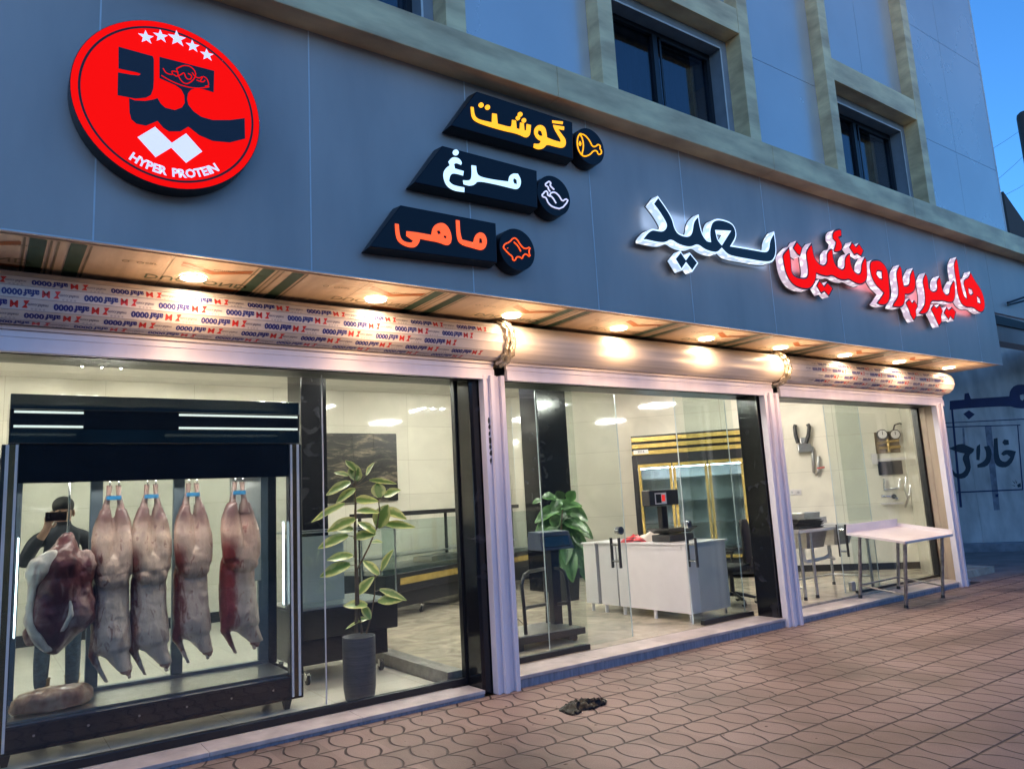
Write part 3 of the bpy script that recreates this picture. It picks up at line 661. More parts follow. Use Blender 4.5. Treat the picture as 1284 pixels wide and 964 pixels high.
for ch in word:
    wc = wid[ch]; an = aa+(ae-aa)*((acc+wc/2-0.35)/(tot-0.7)); acc += wc
    if ch == ' ': continue
    me = text_mesh(ch, 0.073, 0.0015, bold=0.0026); cxm_ = (max(v.co.x for v in me.vertices)+min(v.co.x for v in me.vertices))/2
    for v in me.vertices: v.co.x -= cxm_
    ex = Vector((-math.sin(an), 0, math.cos(an))); ey = Vector((-math.cos(an), 0, -math.sin(an)))
    tx.mesh(me, frame((c.x+rt*math.cos(an), YS-0.002, c.z+rt*math.sin(an)), ex, ey, (0, -1, 0)))
tx.build('lettering', WHITE_LIT, fa)

# three slanted product signs, each with its own round icon sign
YB = 4.62
def slant(label, quad, org, s, words, wm, ilabel, icen, irad_pt, strokes, im, sr):
    q = trace(quad, org, s, YB)
    t = thing('slanted_sign', label, 'sign', (sum(p[0] for p in q)/4, FY, sum(p[1] for p in q)/4), 'slanted black product signs')
    bx = MB(); cxm, czm = sum(p[0] for p in q)/4, sum(p[1] for p in q)/4
    back = [(cxm+(x-cxm)*1.025, czm+(z-czm)*1.08) for x, z in q]
    bx.hexa([(x, FY-0.012, z) for x, z in back]+[(x, YB, z) for x, z in q]); bx.build('box', SIGNBLACK, t, bevel=0.006)
    me = flat([chaikin(trace(l, org, s, YB), 2) for l in words], 0.004)
    MB().mesh(me, face_frame(YB-0.0005)).build('lettering', wm, t)
    ic = aY(org[0]+icen[0]/s, org[1]+icen[1]/s, YB); ip = aY(org[0]+irad_pt[0]/s, org[1]+irad_pt[1]/s, YB); r = (ip-ic).length
    ti = thing('icon_sign', ilabel, 'sign', (ic.x, FY, ic.z), 'round black icon signs')
    b = MB(); b.cyl((ic.x, FY-0.012, ic.z), (ic.x, YB, ic.z), r*1.04, r, 48); b.build('box', SIGNBLACK, ti, bevel=0.005)
    e = MB()
    for st in strokes: stroke(e, st, org, s, YB-0.002, sr, k=1)
    e.build('icon', im, ti)
def circ(x, y, r, n=14): return [(x+r*math.cos(2*math.pi*k/n), y+r*math.sin(2*math.pi*k/n)) for k in range(n)]
slant('slanted black sign with lit yellow Persian word, top of three', [(30,322),(972,580),(965,297),(232,60)], (560,105), 6.114,
      [[(183,180),(205,183),(212,240),(228,265),(255,280),(345,300),(348,230),(383,235),(390,310),(480,335),(497,328),(500,280),(530,285),(535,345),(558,352),(562,300),(590,305),(595,360),(608,362),(612,312),(645,320),(640,390),(622,412),(600,415),(560,395),(515,380),(440,365),(300,325),(215,292),(188,255)],
       circ(263,167,20), circ(312,184,20), circ(562,238,19), circ(545,266,17), circ(591,284,18),
       [(700,318),(738,323),(760,352),(768,415),(820,437),(872,450),(874,432),(848,390),(822,345),(815,318),(900,332),(898,358),(852,350),(880,388),(912,430),(912,475),(888,497),(830,485),(765,466),(745,498),(700,508),(665,492),(668,462),(710,465),(722,442),(690,425),(668,385),(672,345)],
       [(702,358),(725,366),(735,402),(712,404),(696,385)], [(808,284),(890,293),(888,313),(810,304)]], YELLOW_LIT,
      'round black sign with yellow ham outline', (1098,482), (1098,350),
      [[(1022,385),(1005,410),(1000,460),(1010,510),(1035,550),(1062,560),(1100,545),(1125,515),(1152,515),(1162,545),(1185,540),(1188,515),(1174,500),(1180,480),(1160,465),(1145,482),(1118,485),(1095,435),(1060,395),(1022,385)], [(1022,385),(1044,430),(1050,490),(1035,549)], [(1022,445),(1030,462),(1022,480),(1016,462),(1022,445)]], YELLOW_LIT, 0.0065)
slant('slanted black sign with pale blue Persian word, middle of three', [(58,330),(1003,528),(998,240),(275,48)], (510,175), 6.114,
      [[(345,138),(385,140),(410,158),(422,182),(415,196),(378,180),(360,192),(368,225),(435,245),(430,278),(355,257),(330,278),(322,320),(350,352),(440,370),(440,405),(360,395),(305,360),(280,300),(280,250),(305,215),(330,200),(318,172)], circ(374,102,23),
       [(495,200),(530,205),(535,262),(560,288),(660,310),(778,325),(785,280),(815,262),(850,265),(875,310),(870,360),(845,385),(800,375),(680,345),(540,318),(522,348),(480,358),(435,345),(430,315),(480,318),(498,290)], [(820,297),(842,310),(845,345),(822,340),(812,317)]], COOL_LIT,
      'round black sign with white roast chicken outline', (1128,432), (1128,285),
      [[(1130,385),(1105,362),(1098,350),(1106,334),(1090,322),(1078,330),(1062,342),(1066,356),(1084,364),(1086,384),(1100,400)], [(1100,437),(1078,426),(1082,410),(1070,396),(1055,402),(1048,416),(1036,424),(1042,440),(1060,444),(1070,452),(1085,490),(1120,520),(1185,535),(1240,470),(1220,455),(1192,476),(1170,435),(1140,406),(1110,406),(1094,426),(1120,448),(1145,490)]], WHITE_LIT, 0.007)
slant('slanted black sign with lit orange Persian word, lowest of three', [(48,368),(962,482),(952,200),(272,70)], (455,245), 5.707,
      [[(664,178),(690,182),(695,270),(708,318),(788,338),(800,290),(830,264),(868,274),(888,320),(880,370),(850,397),(790,380),(700,355),(670,312)], [(832,306),(850,312),(854,343),(830,343)],
       [(228,204),(255,208),(262,290),(285,330),(345,343),(358,326),(310,292),(310,258),(380,265),(488,285),(495,240),(520,207),(570,195),(610,225),(635,290),(630,345),(600,362),(540,337),(470,325),(408,312),(400,345),(370,377),(310,370),(250,335),(232,280)], [(526,256),(548,252),(558,275),(537,280)], [(578,288),(598,292),(594,312),(576,302)]], ORANGE_LIT,
      'round black sign with orange fish outline', (1106,388), (1106,243),
      [[(1005,375),(1012,350),(1050,335),(1075,305),(1100,310),(1130,360),(1160,386),(1200,368),(1186,402),(1200,445),(1165,417),(1146,432),(1140,456),(1124,441),(1100,440),(1088,470),(1070,460),(1072,440),(1040,415),(1005,375)], [(1080,335),(1110,362),(1130,402)], [(1035,376),(1037,380)]], ORANGE_LIT, 0.006)

# the two big words in channel letters
YL = 4.615; DL = 0.085
OB, SB = (790, 236), 6.6875
saeed = thing('channel_letter_sign', 'black channel letters outlined in glowing white, left of the red word', 'sign', (5.9, FY, 4.1))
T = lambda l: trace(l, OB, SB, YL)
letter('letters', [T([(232,65),(300,160),(355,250),(375,330),(400,375),(450,395),(490,395),(515,365),(525,270),(575,220),(585,300),(605,380),(640,435),(668,440),(660,370),(670,310),(690,270),(730,255),(790,265),(850,290),(880,330),(893,385),(885,430),(855,480),(950,495),(1060,515),(1130,528),(1160,510),(1165,430),(1208,362),(1222,450),(1228,550),(1205,610),(1170,630),(1100,625),(1000,607),(900,590),(820,570),(770,515),(735,552),(680,545),(620,522),(568,480),(520,505),(470,503),(400,480),(345,440),(300,470),(240,468),(160,450),(105,438),(100,415),(170,335),(235,350),(275,350),(300,320),(295,290),(240,200),(185,130)]),
                  T([(722,365),(825,370),(765,465),(735,430)])], YL, DL, RIM_LIT, SIDE_COOL, FACEBLACK, 0.017, saeed)
letter('dots', [T([(422,525),(465,590),(500,540),(572,628),(522,703),(470,635),(432,692),(370,590)])], YL, DL, RIM_LIT, SIDE_COOL, FACEBLACK, 0.015, saeed, 0)
hyp = thing('channel_letter_sign', 'glowing red channel letters with sparkling white sides at the right', 'sign', (9.4, FY, 4.0))
OA, SA = (966, 276), 8.035
T = lambda l: trace(l, OA, SA, YL)
RIMB = mat('letter_black_rim', (0.03, 0.004, 0.012), 0.4)
def red(name, loops, k=2): letter(name, loops, YL, DL, RIMB, SIDE_PINK, RED_LIT, 0.019, hyp, k)
red('letters', [T([(190,265),(198,330),(210,420),(214,520),(240,560),(300,580),(360,580),(378,540),(370,440),(358,380),(355,310),(415,228),(430,300),(445,380),(490,440),(540,455),(568,420),(565,360),(570,320),(610,280),(630,300),(632,380),(660,460),(720,500),(748,470),(745,400),(758,360),(790,330),(805,340),(808,420),(830,500),(880,545),(912,520),(912,440),(950,368),(970,400),(975,500),(978,580),(960,630),(910,660),(850,640),(790,600),(760,615),(690,605),(620,560),(580,580),(500,560),(465,545),(460,610),(430,670),(390,705),(320,700),(240,670),(180,600),(140,500),(125,400),(116,345)])])
red('dot', [T([(262,210),(324,282),(300,370),(268,348),(222,280)])], 0)
red('dots', [T([(490,600),(540,662),(570,620),(635,690),(590,775),(545,725),(510,745),(460,660)])], 0)
red('hamza', [T([(640,100),(690,85),(715,95),(720,170),(692,182),(725,240),(725,310),(680,335),(640,325),(632,308),(652,250),(655,222),(625,190),(620,140)])])
red('dots', [T([(820,218),(860,265),(890,232),(942,310),(915,375),(875,345),(845,358),(790,275)])], 0)
T = lambda l: trace(l, (1090, 310), 8.025, YL)
red('letters', [T([(60,122),(110,130),(160,180),(190,250),(200,350),(208,450),(205,540),(170,590),(110,590),(70,565),(122,490),(140,460),(110,430),(60,380),(20,300),(0,220),(5,150),(25,130)]), T([(80,240),(122,250),(126,315),(98,310),(74,270)])])
red('letters', [T([(305,178),(328,220),(335,320),(350,385),(380,385),(404,360),(402,280),(440,210),(460,290),(470,380),(455,450),(400,485),(362,480),(360,560),(330,610),(270,612),(228,600),(240,560),(285,500),(290,420),(275,330),(265,250)])])
red('dots', [T([(400,515),(430,555),(450,530),(492,590),(470,640),(475,700),(448,745),(410,680),(400,640),(360,555)])], 0)
red('letters', [T([(565,258),(590,310),(600,410),(630,445),(675,435),(682,400),(672,340),(705,290),(722,340),(735,430),(770,480),(803,465),(808,400),(846,332),(860,350),(866,420),(866,500),(845,560),(800,565),(740,545),(690,550),(620,545),(610,620),(570,680),(510,680),(495,660),(550,590),(560,520),(550,430),(530,330)])])
red('dots', [T([(645,575),(675,607),(705,575),(742,640),(725,690),(730,760),(700,800),(655,700),(615,620)])], 0)
red('dots', [T([(775,600),(800,627),(830,600),(875,650),(850,740),(815,700),(800,735),(745,660)])], 0)
red('letters', [T([(878,100),(895,180),(915,320),(935,430),(960,500),(980,512),(965,430),(945,380),(952,320),(1000,300),(1015,245),(1060,330),(1130,430),(1160,530),(1165,620),(1135,665),(1090,650),(1045,610),(980,615),(920,570),(885,470),(872,340),(855,250),(847,160)]), T([(1000,420),(1030,430),(1040,460),(1022,480),(1004,462)]), T([(1085,500),(1110,520),(1115,560),(1090,552)])])
# channel letters throw a soft glow on the panels: small lamps inside the letters
for (x, z, col, p) in ((5.35, 4.15, (0.6, 0.8, 1.0), 1.1), (5.9, 4.05, (0.6, 0.8, 1.0), 1.1), (6.5, 4.0, (0.6, 0.8, 1.0), 1.0), (7.6, 4.05, (1.0, 0.35, 0.45), 1.1), (8.8, 4.0, (1.0, 0.35, 0.45), 1.1), (10.2, 3.95, (1.0, 0.35, 0.45), 1.1), (11.2, 3.95, (1.0, 0.35, 0.45), 1.1)):
    ld = bpy.data.lights.new('back_glow', 'AREA'); ld.shape = 'RECTANGLE'; ld.size = 0.7; ld.size_y = 0.22; ld.energy = p*SIGN_E*0.6; ld.color = (0.35, 0.6, 1.0) if x < 7 else col
    lo = bpy.data.objects.new('back_glow', ld); COL.objects.link(lo); pr_ = saeed if x < 7 else hyp; lo.parent = pr_
    lo.location = Vector((x, FY-0.035, z))-pr_.location; lo.rotation_euler = (R(90), 0, 0)

# ------------------------------------------------------------------ meat display cabinet in the left window
X0, X1, YF, YB_ = 0.10, 2.14, 6.03, 6.76
cab = thing('display_fridge', 'tall black glass-fronted meat display fridge with chrome crown in left window', 'fridge', (1.12, 6.45, 0.05))
b = MB(); b.box((X0, YF+0.01, 0.14), (X1, YB_, 0.31)); b.cur = 1
for k in range(6): b.cyl((X0+0.25+k*0.31, YF+0.012, 0.235), (X0+0.25+k*0.31, YF+0.002, 0.235), 0.008, n=10)
b.build('base', [BLACKGLOSS, CHROME], cab, bevel=0.006)
for x, y in ((X0+0.10, YF+0.12), (X1-0.10, YF+0.12), (X0+0.10, YB_-0.1), (X1-0.10, YB_-0.1)):
    f = MB(); f.add([(x-0.035, y-0.035, 0.139), (x+0.035, y-0.035, 0.139), (x+0.035, y+0.035, 0.139), (x-0.035, y+0.035, 0.139), (x-0.018, y-0.018, 0.052), (x+0.018, y-0.018, 0.052), (x+0.018, y+0.018, 0.052), (x-0.018, y+0.018, 0.052)],
        [(0,1,2,3),(4,7,6,5),(0,4,5,1),(1,5,6,2),(2,6,7,3),(3,7,4,0)], False); f.build('foot', BLACK, cab)
MIR = mat('mirror_steel', (0.42, 0.43, 0.40), 0.06, 1.0, var=0.15, vscale=1.5)
BRONZE = mat('bronze_strip', (0.20, 0.13, 0.07), 0.25, 0.8)
b = MB()
for a, z in ((X0+0.035, 2.36), (X0+0.035, 2.125)): b.box((a, YF+0.0, z), (X1-0.01, YF+0.03, z+0.105))
b.cur = 1; b.box((X0+0.035, YF+0.035, 2.125), (X1-0.012, YB_-0.2, 2.46))
b.cur = 2; b.box((X0+0.04, YF+0.012, 2.232), (X1-0.012, YF+0.034, 2.358))
b.build('crown', [MIR, BLACKGLOSS, BLACKGLOSS], cab, bevel=0.003)
SLOT = mat('slot_light', (0.8, 0.85, 0.8), 0.4, emit=(0.9, 0.97, 0.86), estr=0.32, var=0)
for z in (2.335, 2.236):
    MB().box((X0+0.06, YF+0.002, z), (X0+0.47, YF+0.0115, z+0.015)).build('light_slot', SLOT, cab)
    MB().box((X0+1.10, YF+0.002, z), (X1-0.03, YF+0.0115, z+0.015)).build('light_slot', SLOT, cab)
# frame: corner posts with pale and bronze strips
for xa, sgn in ((X0, 1), (X1, -1)):
    b = MB(); b.box((xa, YF+0.012, 0.315), (xa+sgn*0.10, YF+0.09, 2.12)); b.box((xa, YB_-0.07, 0.315), (xa+sgn*0.07, YB_, 2.12))
    b.cur = 1; b.box((xa+sgn*0.022, YF, 0.16), (xa+sgn*0.042, YF+0.0115, 2.118)); b.box((xa+sgn*0.078, YF, 0.16), (xa+sgn*0.094, YF+0.0115, 2.118))
    b.cur = 2; b.box((xa+sgn*0.043, YF+0.003, 0.16), (xa+sgn*0.077, YF+0.0112, 2.118))
    b.build('corner_post', [BLACK, WHITEALU, BRONZE], cab)
    MB().box((xa+sgn*0.116, YF+0.10, 0.85), (xa+sgn*0.126, YF+0.112, 1.50)).build('light_tube', TUBELAMP, cab)
b = MB(); b.box((X0+0.101, YF+0.03, 1.86), (X1-0.101, YF+0.10, 2.12)); b.box((X0, YF+0.1, 2.05), (X1, YB_, 2.12)); b.build('header', BLACKGLOSS, cab)
b = MB(); fw_ = 0.05
for xa in (X0+0.07, 0.70, 1.30, X1-0.15): b.box((xa, YB_-0.06, 0.352), (xa+0.085, YB_-0.01, 2.049))
b.box((X0+0.071, YB_-0.07, 0.315), (X1-0.071, YB_-0.002, 0.351)); b.box((X0+0.071, YB_-0.061, 1.93), (X1-0.071, YB_-0.009, 2.048))
b.build('rear_frame', mat('grey_blue_frame', (0.10, 0.14, 0.18), 0.4), cab, bevel=0.004)
MB().box((X0+0.10, YF+0.015, 0.315), (X1-0.10, YF+0.022, 1.859)).build('front_glass', CASEGLASS, cab)
MB().box((X0+0.07, YF+0.10, 0.312), (X1-0.07, YB_-0.071, 0.325)).build('floor_pan', STEEL, cab)
MB().box((X1-0.42, YB_-0.20, 1.02), (X1-0.17, YB_-0.14, 1.98)).build('evaporator', mat('pale_metal', (0.42, 0.44, 0.43), 0.35, 0.4), cab, bevel=0.01)
hr = MB()
for y in (6.40, 6.56): hr.cyl((X0+0.08, y, 1.90), (X1-0.10, y, 1.90), 0.012, n=10)
hr.build('hanging_rail', CHROME, cab)

MB().box((X0+0.15, YF+0.12, 1.935), (X1-0.15, YF+0.15, 1.95)).build('light_tube', mat('case_tube', (1, 1, 1), 0.5, emit=(1.0, 0.86, 0.76), estr=34.0, var=0), cab)

def remeshed(mb, name, m, parent, vox=0.012, smooth=8, noise=0.0):
    o = mb.build(name, m, None)
    r_ = o.modifiers.new('r', 'REMESH'); r_.mode = 'VOXEL'; r_.voxel_size = vox; r_.use_smooth_shade = True
    s = o.modifiers.new('s', 'SMOOTH'); s.iterations = smooth; s.factor = 0.5
    if noise:
        tx_ = bpy.data.textures.new('lump', 'CLOUDS'); tx_.noise_scale = 0.07
        d = o.modifiers.new('d', 'DISPLACE'); d.texture = tx_; d.strength = noise; d.mid_level = 0.5; d.texture_coords = 'GLOBAL'
    bpy.context.view_layer.update()
    dg = bpy.context.evaluated_depsgraph_get(); me = bpy.data.meshes.new_from_object(o.evaluated_get(dg))
    bpy.data.objects.remove(o)
    off = parent_origin(parent)
    for v in me.vertices: v.co -= off
    me.polygons.foreach_set('use_smooth', [True]*len(me.polygons))
    ob = bpy.data.objects.new(name, me); COL.objects.link(ob)
    if parent: ob.parent = parent
    return ob
def lofted(mb, pts, radii, n=16):
    rings = []
    for i, p in enumerate(pts):
        p = Vector(p); rx, ry = radii[i] if isinstance(radii[i], tuple) else (radii[i], radii[i])
        rings.append([p+Vector((rx*math.cos(2*math.pi*k/n), ry*math.sin(2*math.pi*k/n), 0)) for k in range(n)])
    mb.loft(rings); return mb
def carcass_material(name, rump, torso, red, redside, seed):
    m, t, b, L = custom(name)
    def M(op, a, b_=None):
        n = nn(t, 'ShaderNodeMath', operation=op)
        for i, v in enumerate((a, b_)):
            if v is None: continue
            if isinstance(v, (int, float)): n.inputs[i].default_value = v
            else: L(v, n.inputs[i])
        return n.outputs[0]
    tc = nn(t, 'ShaderNodeTexCoord'); sp = nn(t, 'ShaderNodeSeparateXYZ'); L(tc.outputs['Object'], sp.inputs[0])
    mp = nn(t, 'ShaderNodeMapping'); mp.inputs['Location'].default_value = (seed, seed*2, seed); mp.inputs['Scale'].default_value = (1, 1, 0.4); L(tc.outputs['Object'], mp.inputs[0])
    def noise(sc_, det=7, dis=0.6):
        n = nn(t, 'ShaderNodeTexNoise'); n.inputs['Scale'].default_value = sc_; n.inputs['Detail'].default_value = det; n.inputs['Distortion'].default_value = dis; L(mp.outputs[0], n.inputs['Vector']); return n.outputs['Fac']
    n1, n2, n3 = noise(9), noise(28, 8, 1.0), noise(60, 4)
    def step(v, lo, hi):
        r_ = nn(t, 'ShaderNodeMapRange'); r_.interpolation_type = 'SMOOTHSTEP'; L(v, r_.inputs['Value']); r_.inputs['From Min'].default_value = lo; r_.inputs['From Max'].default_value = hi; return r_.outputs[0]
    def mix(f, a, b_):
        n = nn(t, 'ShaderNodeMixRGB'); L(f, n.inputs[0])
        for k, v in ((1, a), (2, b_)):
            if isinstance(v, tuple): n.inputs[k].default_value = (*v, 1)
            else: L(v, n.inputs[k])
        return n.outputs[0]
    zz = M('ADD', sp.outputs['Z'], M('MULTIPLY', M('SUBTRACT', n1, 0.5), 0.10))
    torso_c = mix(step(n1, 0.40, 0.62), tuple(c*0.80 for c in torso), torso)
    rump_c = mix(step(n2, 0.36, 0.62), tuple(c*0.80 for c in rump), rump)
    col = mix(step(zz, -0.93, -0.78), torso_c, rump_c)
    patch = M('MULTIPLY', step(n1, 0.56, 0.66), 0.75); col = mix(patch, col, tuple(0.5*a+0.5*c for a, c in zip(red, torso)))
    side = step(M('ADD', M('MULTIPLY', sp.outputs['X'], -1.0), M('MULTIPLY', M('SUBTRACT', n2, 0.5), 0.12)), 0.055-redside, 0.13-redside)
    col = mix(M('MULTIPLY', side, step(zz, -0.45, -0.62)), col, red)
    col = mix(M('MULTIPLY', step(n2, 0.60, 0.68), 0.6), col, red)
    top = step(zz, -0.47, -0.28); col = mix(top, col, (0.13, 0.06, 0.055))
    L(col, b.inputs['Base Color']); b.inputs['Roughness'].default_value = 0.36; b.inputs['Coat Weight'].default_value = 0.2
    h = M('ADD', M('MULTIPLY', n2, 0.7), M('MULTIPLY', n3, 0.3))
    bp = nn(t, 'ShaderNodeBump'); bp.inputs['Strength'].default_value = 0.5; bp.inputs['Distance'].default_value = 0.012; L(h, bp.inputs['Height']); L(bp.outputs[0], b.inputs['Normal'])
    return m
MEATS = [carcass_material('lamb_meat_%s' % 'abcd'[i], *a, i*3.1) for i, a in enumerate((
    ((0.66, 0.45, 0.35), (0.72, 0.56, 0.47), (0.16, 0.025, 0.02), 0.0), ((0.68, 0.47, 0.36), (0.74, 0.58, 0.49), (0.15, 0.025, 0.02), 0.01),
    ((0.63, 0.42, 0.33), (0.70, 0.52, 0.44), (0.17, 0.025, 0.02), 0.025), ((0.60, 0.36, 0.28), (0.66, 0.48, 0.40), (0.24, 0.03, 0.025), 0.055)))]
BLOOD = meat_material('dark_neck_meat', (0.40, 0.20, 0.16), (0.26, 0.06, 0.05), (0.12, 0.015, 0.015), 16, 5.0)
SHANK = meat_material('dark_shank_meat', (0.20, 0.13, 0.11), (0.13, 0.05, 0.05), (0.05, 0.015, 0.015), 10, 8.0)
BLUETAG = mat('blue_tag', (0.012, 0.11, 0.24), 0.4)
def carcass(px, label, i, sx, twist, fat=1.08):
    base = aY(px, 660, 6.42); x = base.x; y = 6.40; top = 1.90; r2 = random.Random(i)
    t = thing('lamb_carcass', label, 'carcass', (x, y, top), 'skinned carcasses hanging in the fridge')
    b = MB(); z = lambda f: top-0.06-f*1.36*sx
    for s in (-1, 1):
        lofted(b, [(s*0.048, 0, z(0.12)), (s*0.056, 0, z(.17)), (s*0.062, 0.0, z(.22)), (s*0.068, -0.02, z(.29)), (s*0.066, -0.035, z(.37)), (s*0.060, -0.04, z(.45)), (s*0.05, -0.03, z(.51))],
               [.032, .048, .061, .068, .070, .070, .05])
    b.ball((0, -0.035, z(.455)), .118, .085, .145)
    for q_ in (-0.05, 0.0, 0.05): b.ball((q_, -0.075, z(.50)+abs(q_)*0.3), .050, .04, .060)
    lofted(b, [(0, 0.01, z(.44)), (0, 0.015, z(.52)), (0, 0.015, z(.60)), (0.004, 0.01, z(.70)), (0.008, 0.0, z(.78)), (0.016, -0.01, z(.84)), (0.03, -0.02, z(.88))],
               [(.10, .09), (.118, .10), (.116, .115), (.120, .122), (.126, .13), (.118, .12), (.075, .08)])
    lofted(b, [(0.02, -0.02, z(.83)), (0.045, -0.045, z(.885)), (0.070, -0.065, z(.925)), (0.088, -0.08, z(.955))], [.090, .072, .056, .046])
    for s in (-1, 1):
        lofted(b, [(s*0.080, 0.0, z(.80)), (s*0.100, -0.005, z(.87)), (s*0.085+0.03, 0.0, z(.94)), (s*0.07+0.06, 0.01, z(1.01))], [.042, .030, .019, .014])
    for k in range(len(b.v)):
        v = b.v[k]; ca, sa = math.cos(twist), math.sin(twist); b.v[k] = Vector((x+(v.x*ca-v.y*sa)*fat, y+v.x*sa+v.y*ca, v.z))
    remeshed(b, 'carcass_body', MEATS[i], t, 0.0095, 3, 0.013)
    sh = MB()
    for s in (-1, 1):
        lofted(sh, [(x+s*0.030*math.cos(twist), y, top-0.055), (x+s*0.034, y, z(.05)), (x+s*0.048*math.cos(twist), y, z(.10)), (x+s*0.054, y, z(.185))], [.020, .017, .024, .043])
    sh.build('shank', SHANK, t)
    nk = MB(); ca, sa = math.cos(twist), math.sin(twist)
    p = Vector((0.090, -0.085, z(.958))); q = Vector((x+p.x*ca*1.06-p.y*sa, y+p.x*sa+p.y*ca, p.z))
    nk.ball(q, .040, .040, .024); nk.ball(q+Vector((0.012, -0.014, -0.012)), .018, .018, .022); nk.build('neck_end', BLOOD, t)
    h = MB()
    for s in (-1, 1):
        xx = x+s*0.030*math.cos(twist); h.tube([(xx, y, top-0.085), (xx, y-0.02, top-0.06), (xx, y-0.018, top-0.02), (xx, y, top+0.018), (xx, y+0.02, top)], 0.005, 6)
    h.build('hook', CHROME, t)
    tg = MB(); tg.box((x-0.055, y-0.052, z(.075)), (x+0.045, y-0.046, z(.075)+0.030)); tg.build('tag', BLUETAG, t)
carcass(141, 'pale skinned carcass hanging beside the dark meat joint', 0, 1.03, 0.05)
carcass(188, 'pale skinned carcass, second of four from the dark meat joint', 1, 1.025, 0.15)
carcass(240, 'pinkish skinned carcass, third of four from the dark meat joint', 2, 0.995, 0.2)
carcass(298, 'reddest skinned carcass hanging nearest the right post of the fridge', 3, 0.985, 0.35, 1.22)
# dark quarter of beef on a hook
q = aY(76, 740, 6.36)
t = thing('beef_quarter', 'dark red quarter of beef with white fat hanging at left of fridge', 'meat joint', (q.x, 6.38, 1.9))
b = MB(); x, y = q.x, 6.36
lofted(b, [(x+0.03, y, 1.52), (x+0.02, y, 1.44), (x-0.01, y, 1.32), (x+0.0, y-0.02, 1.16), (x+0.02, y, 1.0), (x+0.03, y, 0.88), (x-0.02, y, 0.76), (x-0.03, y, 0.68)], [.03, .07, .15, (.19, .12), (.21, .13), (.20, .12), (.10, .08), .03])
b.ball((x+0.15, y-0.03, 1.25), .07, .07, .14); b.ball((x-0.11, y-0.05, 1.28), .10, .08, .09); b.ball((x+0.11, y-0.05, 0.95), .10, .10, .14); b.ball((x-0.10, y-0.06, 0.98), .09, .08, .17); b.ball((x-0.16, y+0.02, 0.84), .06, .06, .09)
remeshed(b, 'meat', meat_material('beef', (0.40, 0.25, 0.22), (0.13, 0.026, 0.028), (0.055, 0.010, 0.013), 7.5, 12, (0.30, 0.52, 0.63, 0.75)), t, 0.014, 4, 0.03)
MB().tube([(x+0.03, y, 1.49), (x+0.035, y, 1.7), (x+0.03, y-0.02, 1.86), (x+0.03, y+0.01, 1.92), (x+0.03, y+0.03, 1.90)], 0.007, 8).build('hook', CHROME, t)
FATW = meat_material('white_fat', (0.58, 0.52, 0.46), (0.50, 0.40, 0.35), (0.34, 0.2, 0.18), 10, 2)
b = MB()
lofted(b, [(x-0.07, y-0.09, 1.40), (x-0.12, y-0.10, 1.33), (x-0.15, y-0.10, 1.25), (x-0.17, y-0.09, 1.17)], [(.04, .03), (.085, .045), (.075, .05), (.03, .03)])
lofted(b, [(x-0.17, y-0.08, 1.20), (x-0.185, y-0.075, 1.06), (x-0.185, y-0.075, 0.92), (x-0.13, y-0.08, 0.80), (x-0.06, y-0.07, 0.71)], [(.030, .04), (.028, .045), (.034, .045), (.04, .04), (.035, .03)])
lofted(b, [(x+0.05, y-0.115, 1.05), (x+0.06, y-0.125, 0.95), (x+0.01, y-0.11, 0.84)], [(.012, .02), (.022, .025), (.014, .02)])
remeshed(b, 'fat_cover', FATW, t, 0.012, 5, 0.03)

t = thing('meat_slab', 'brown slab of meat lying on the fridge floor', 'meat', (0.5, 6.3, 0.326))
b = MB(); b.loft([[(0.47+sx_*0.25*math.cos(a)+0.02*math.sin(3*a), 6.32+sx_*0.14*math.sin(a), zz) for a in [2*math.pi*k/24 for k in range(24)]] for sx_, zz in ((0.9, 0.332), (1.0, 0.36), (0.97, 0.42), (0.80, 0.455), (0.45, 0.465))])
remeshed(b, 'meat', meat_material('brown_meat', (0.40, 0.26, 0.18), (0.30, 0.16, 0.11), (0.17, 0.06, 0.045), 11, 4), t, 0.012, 4, 0.025)

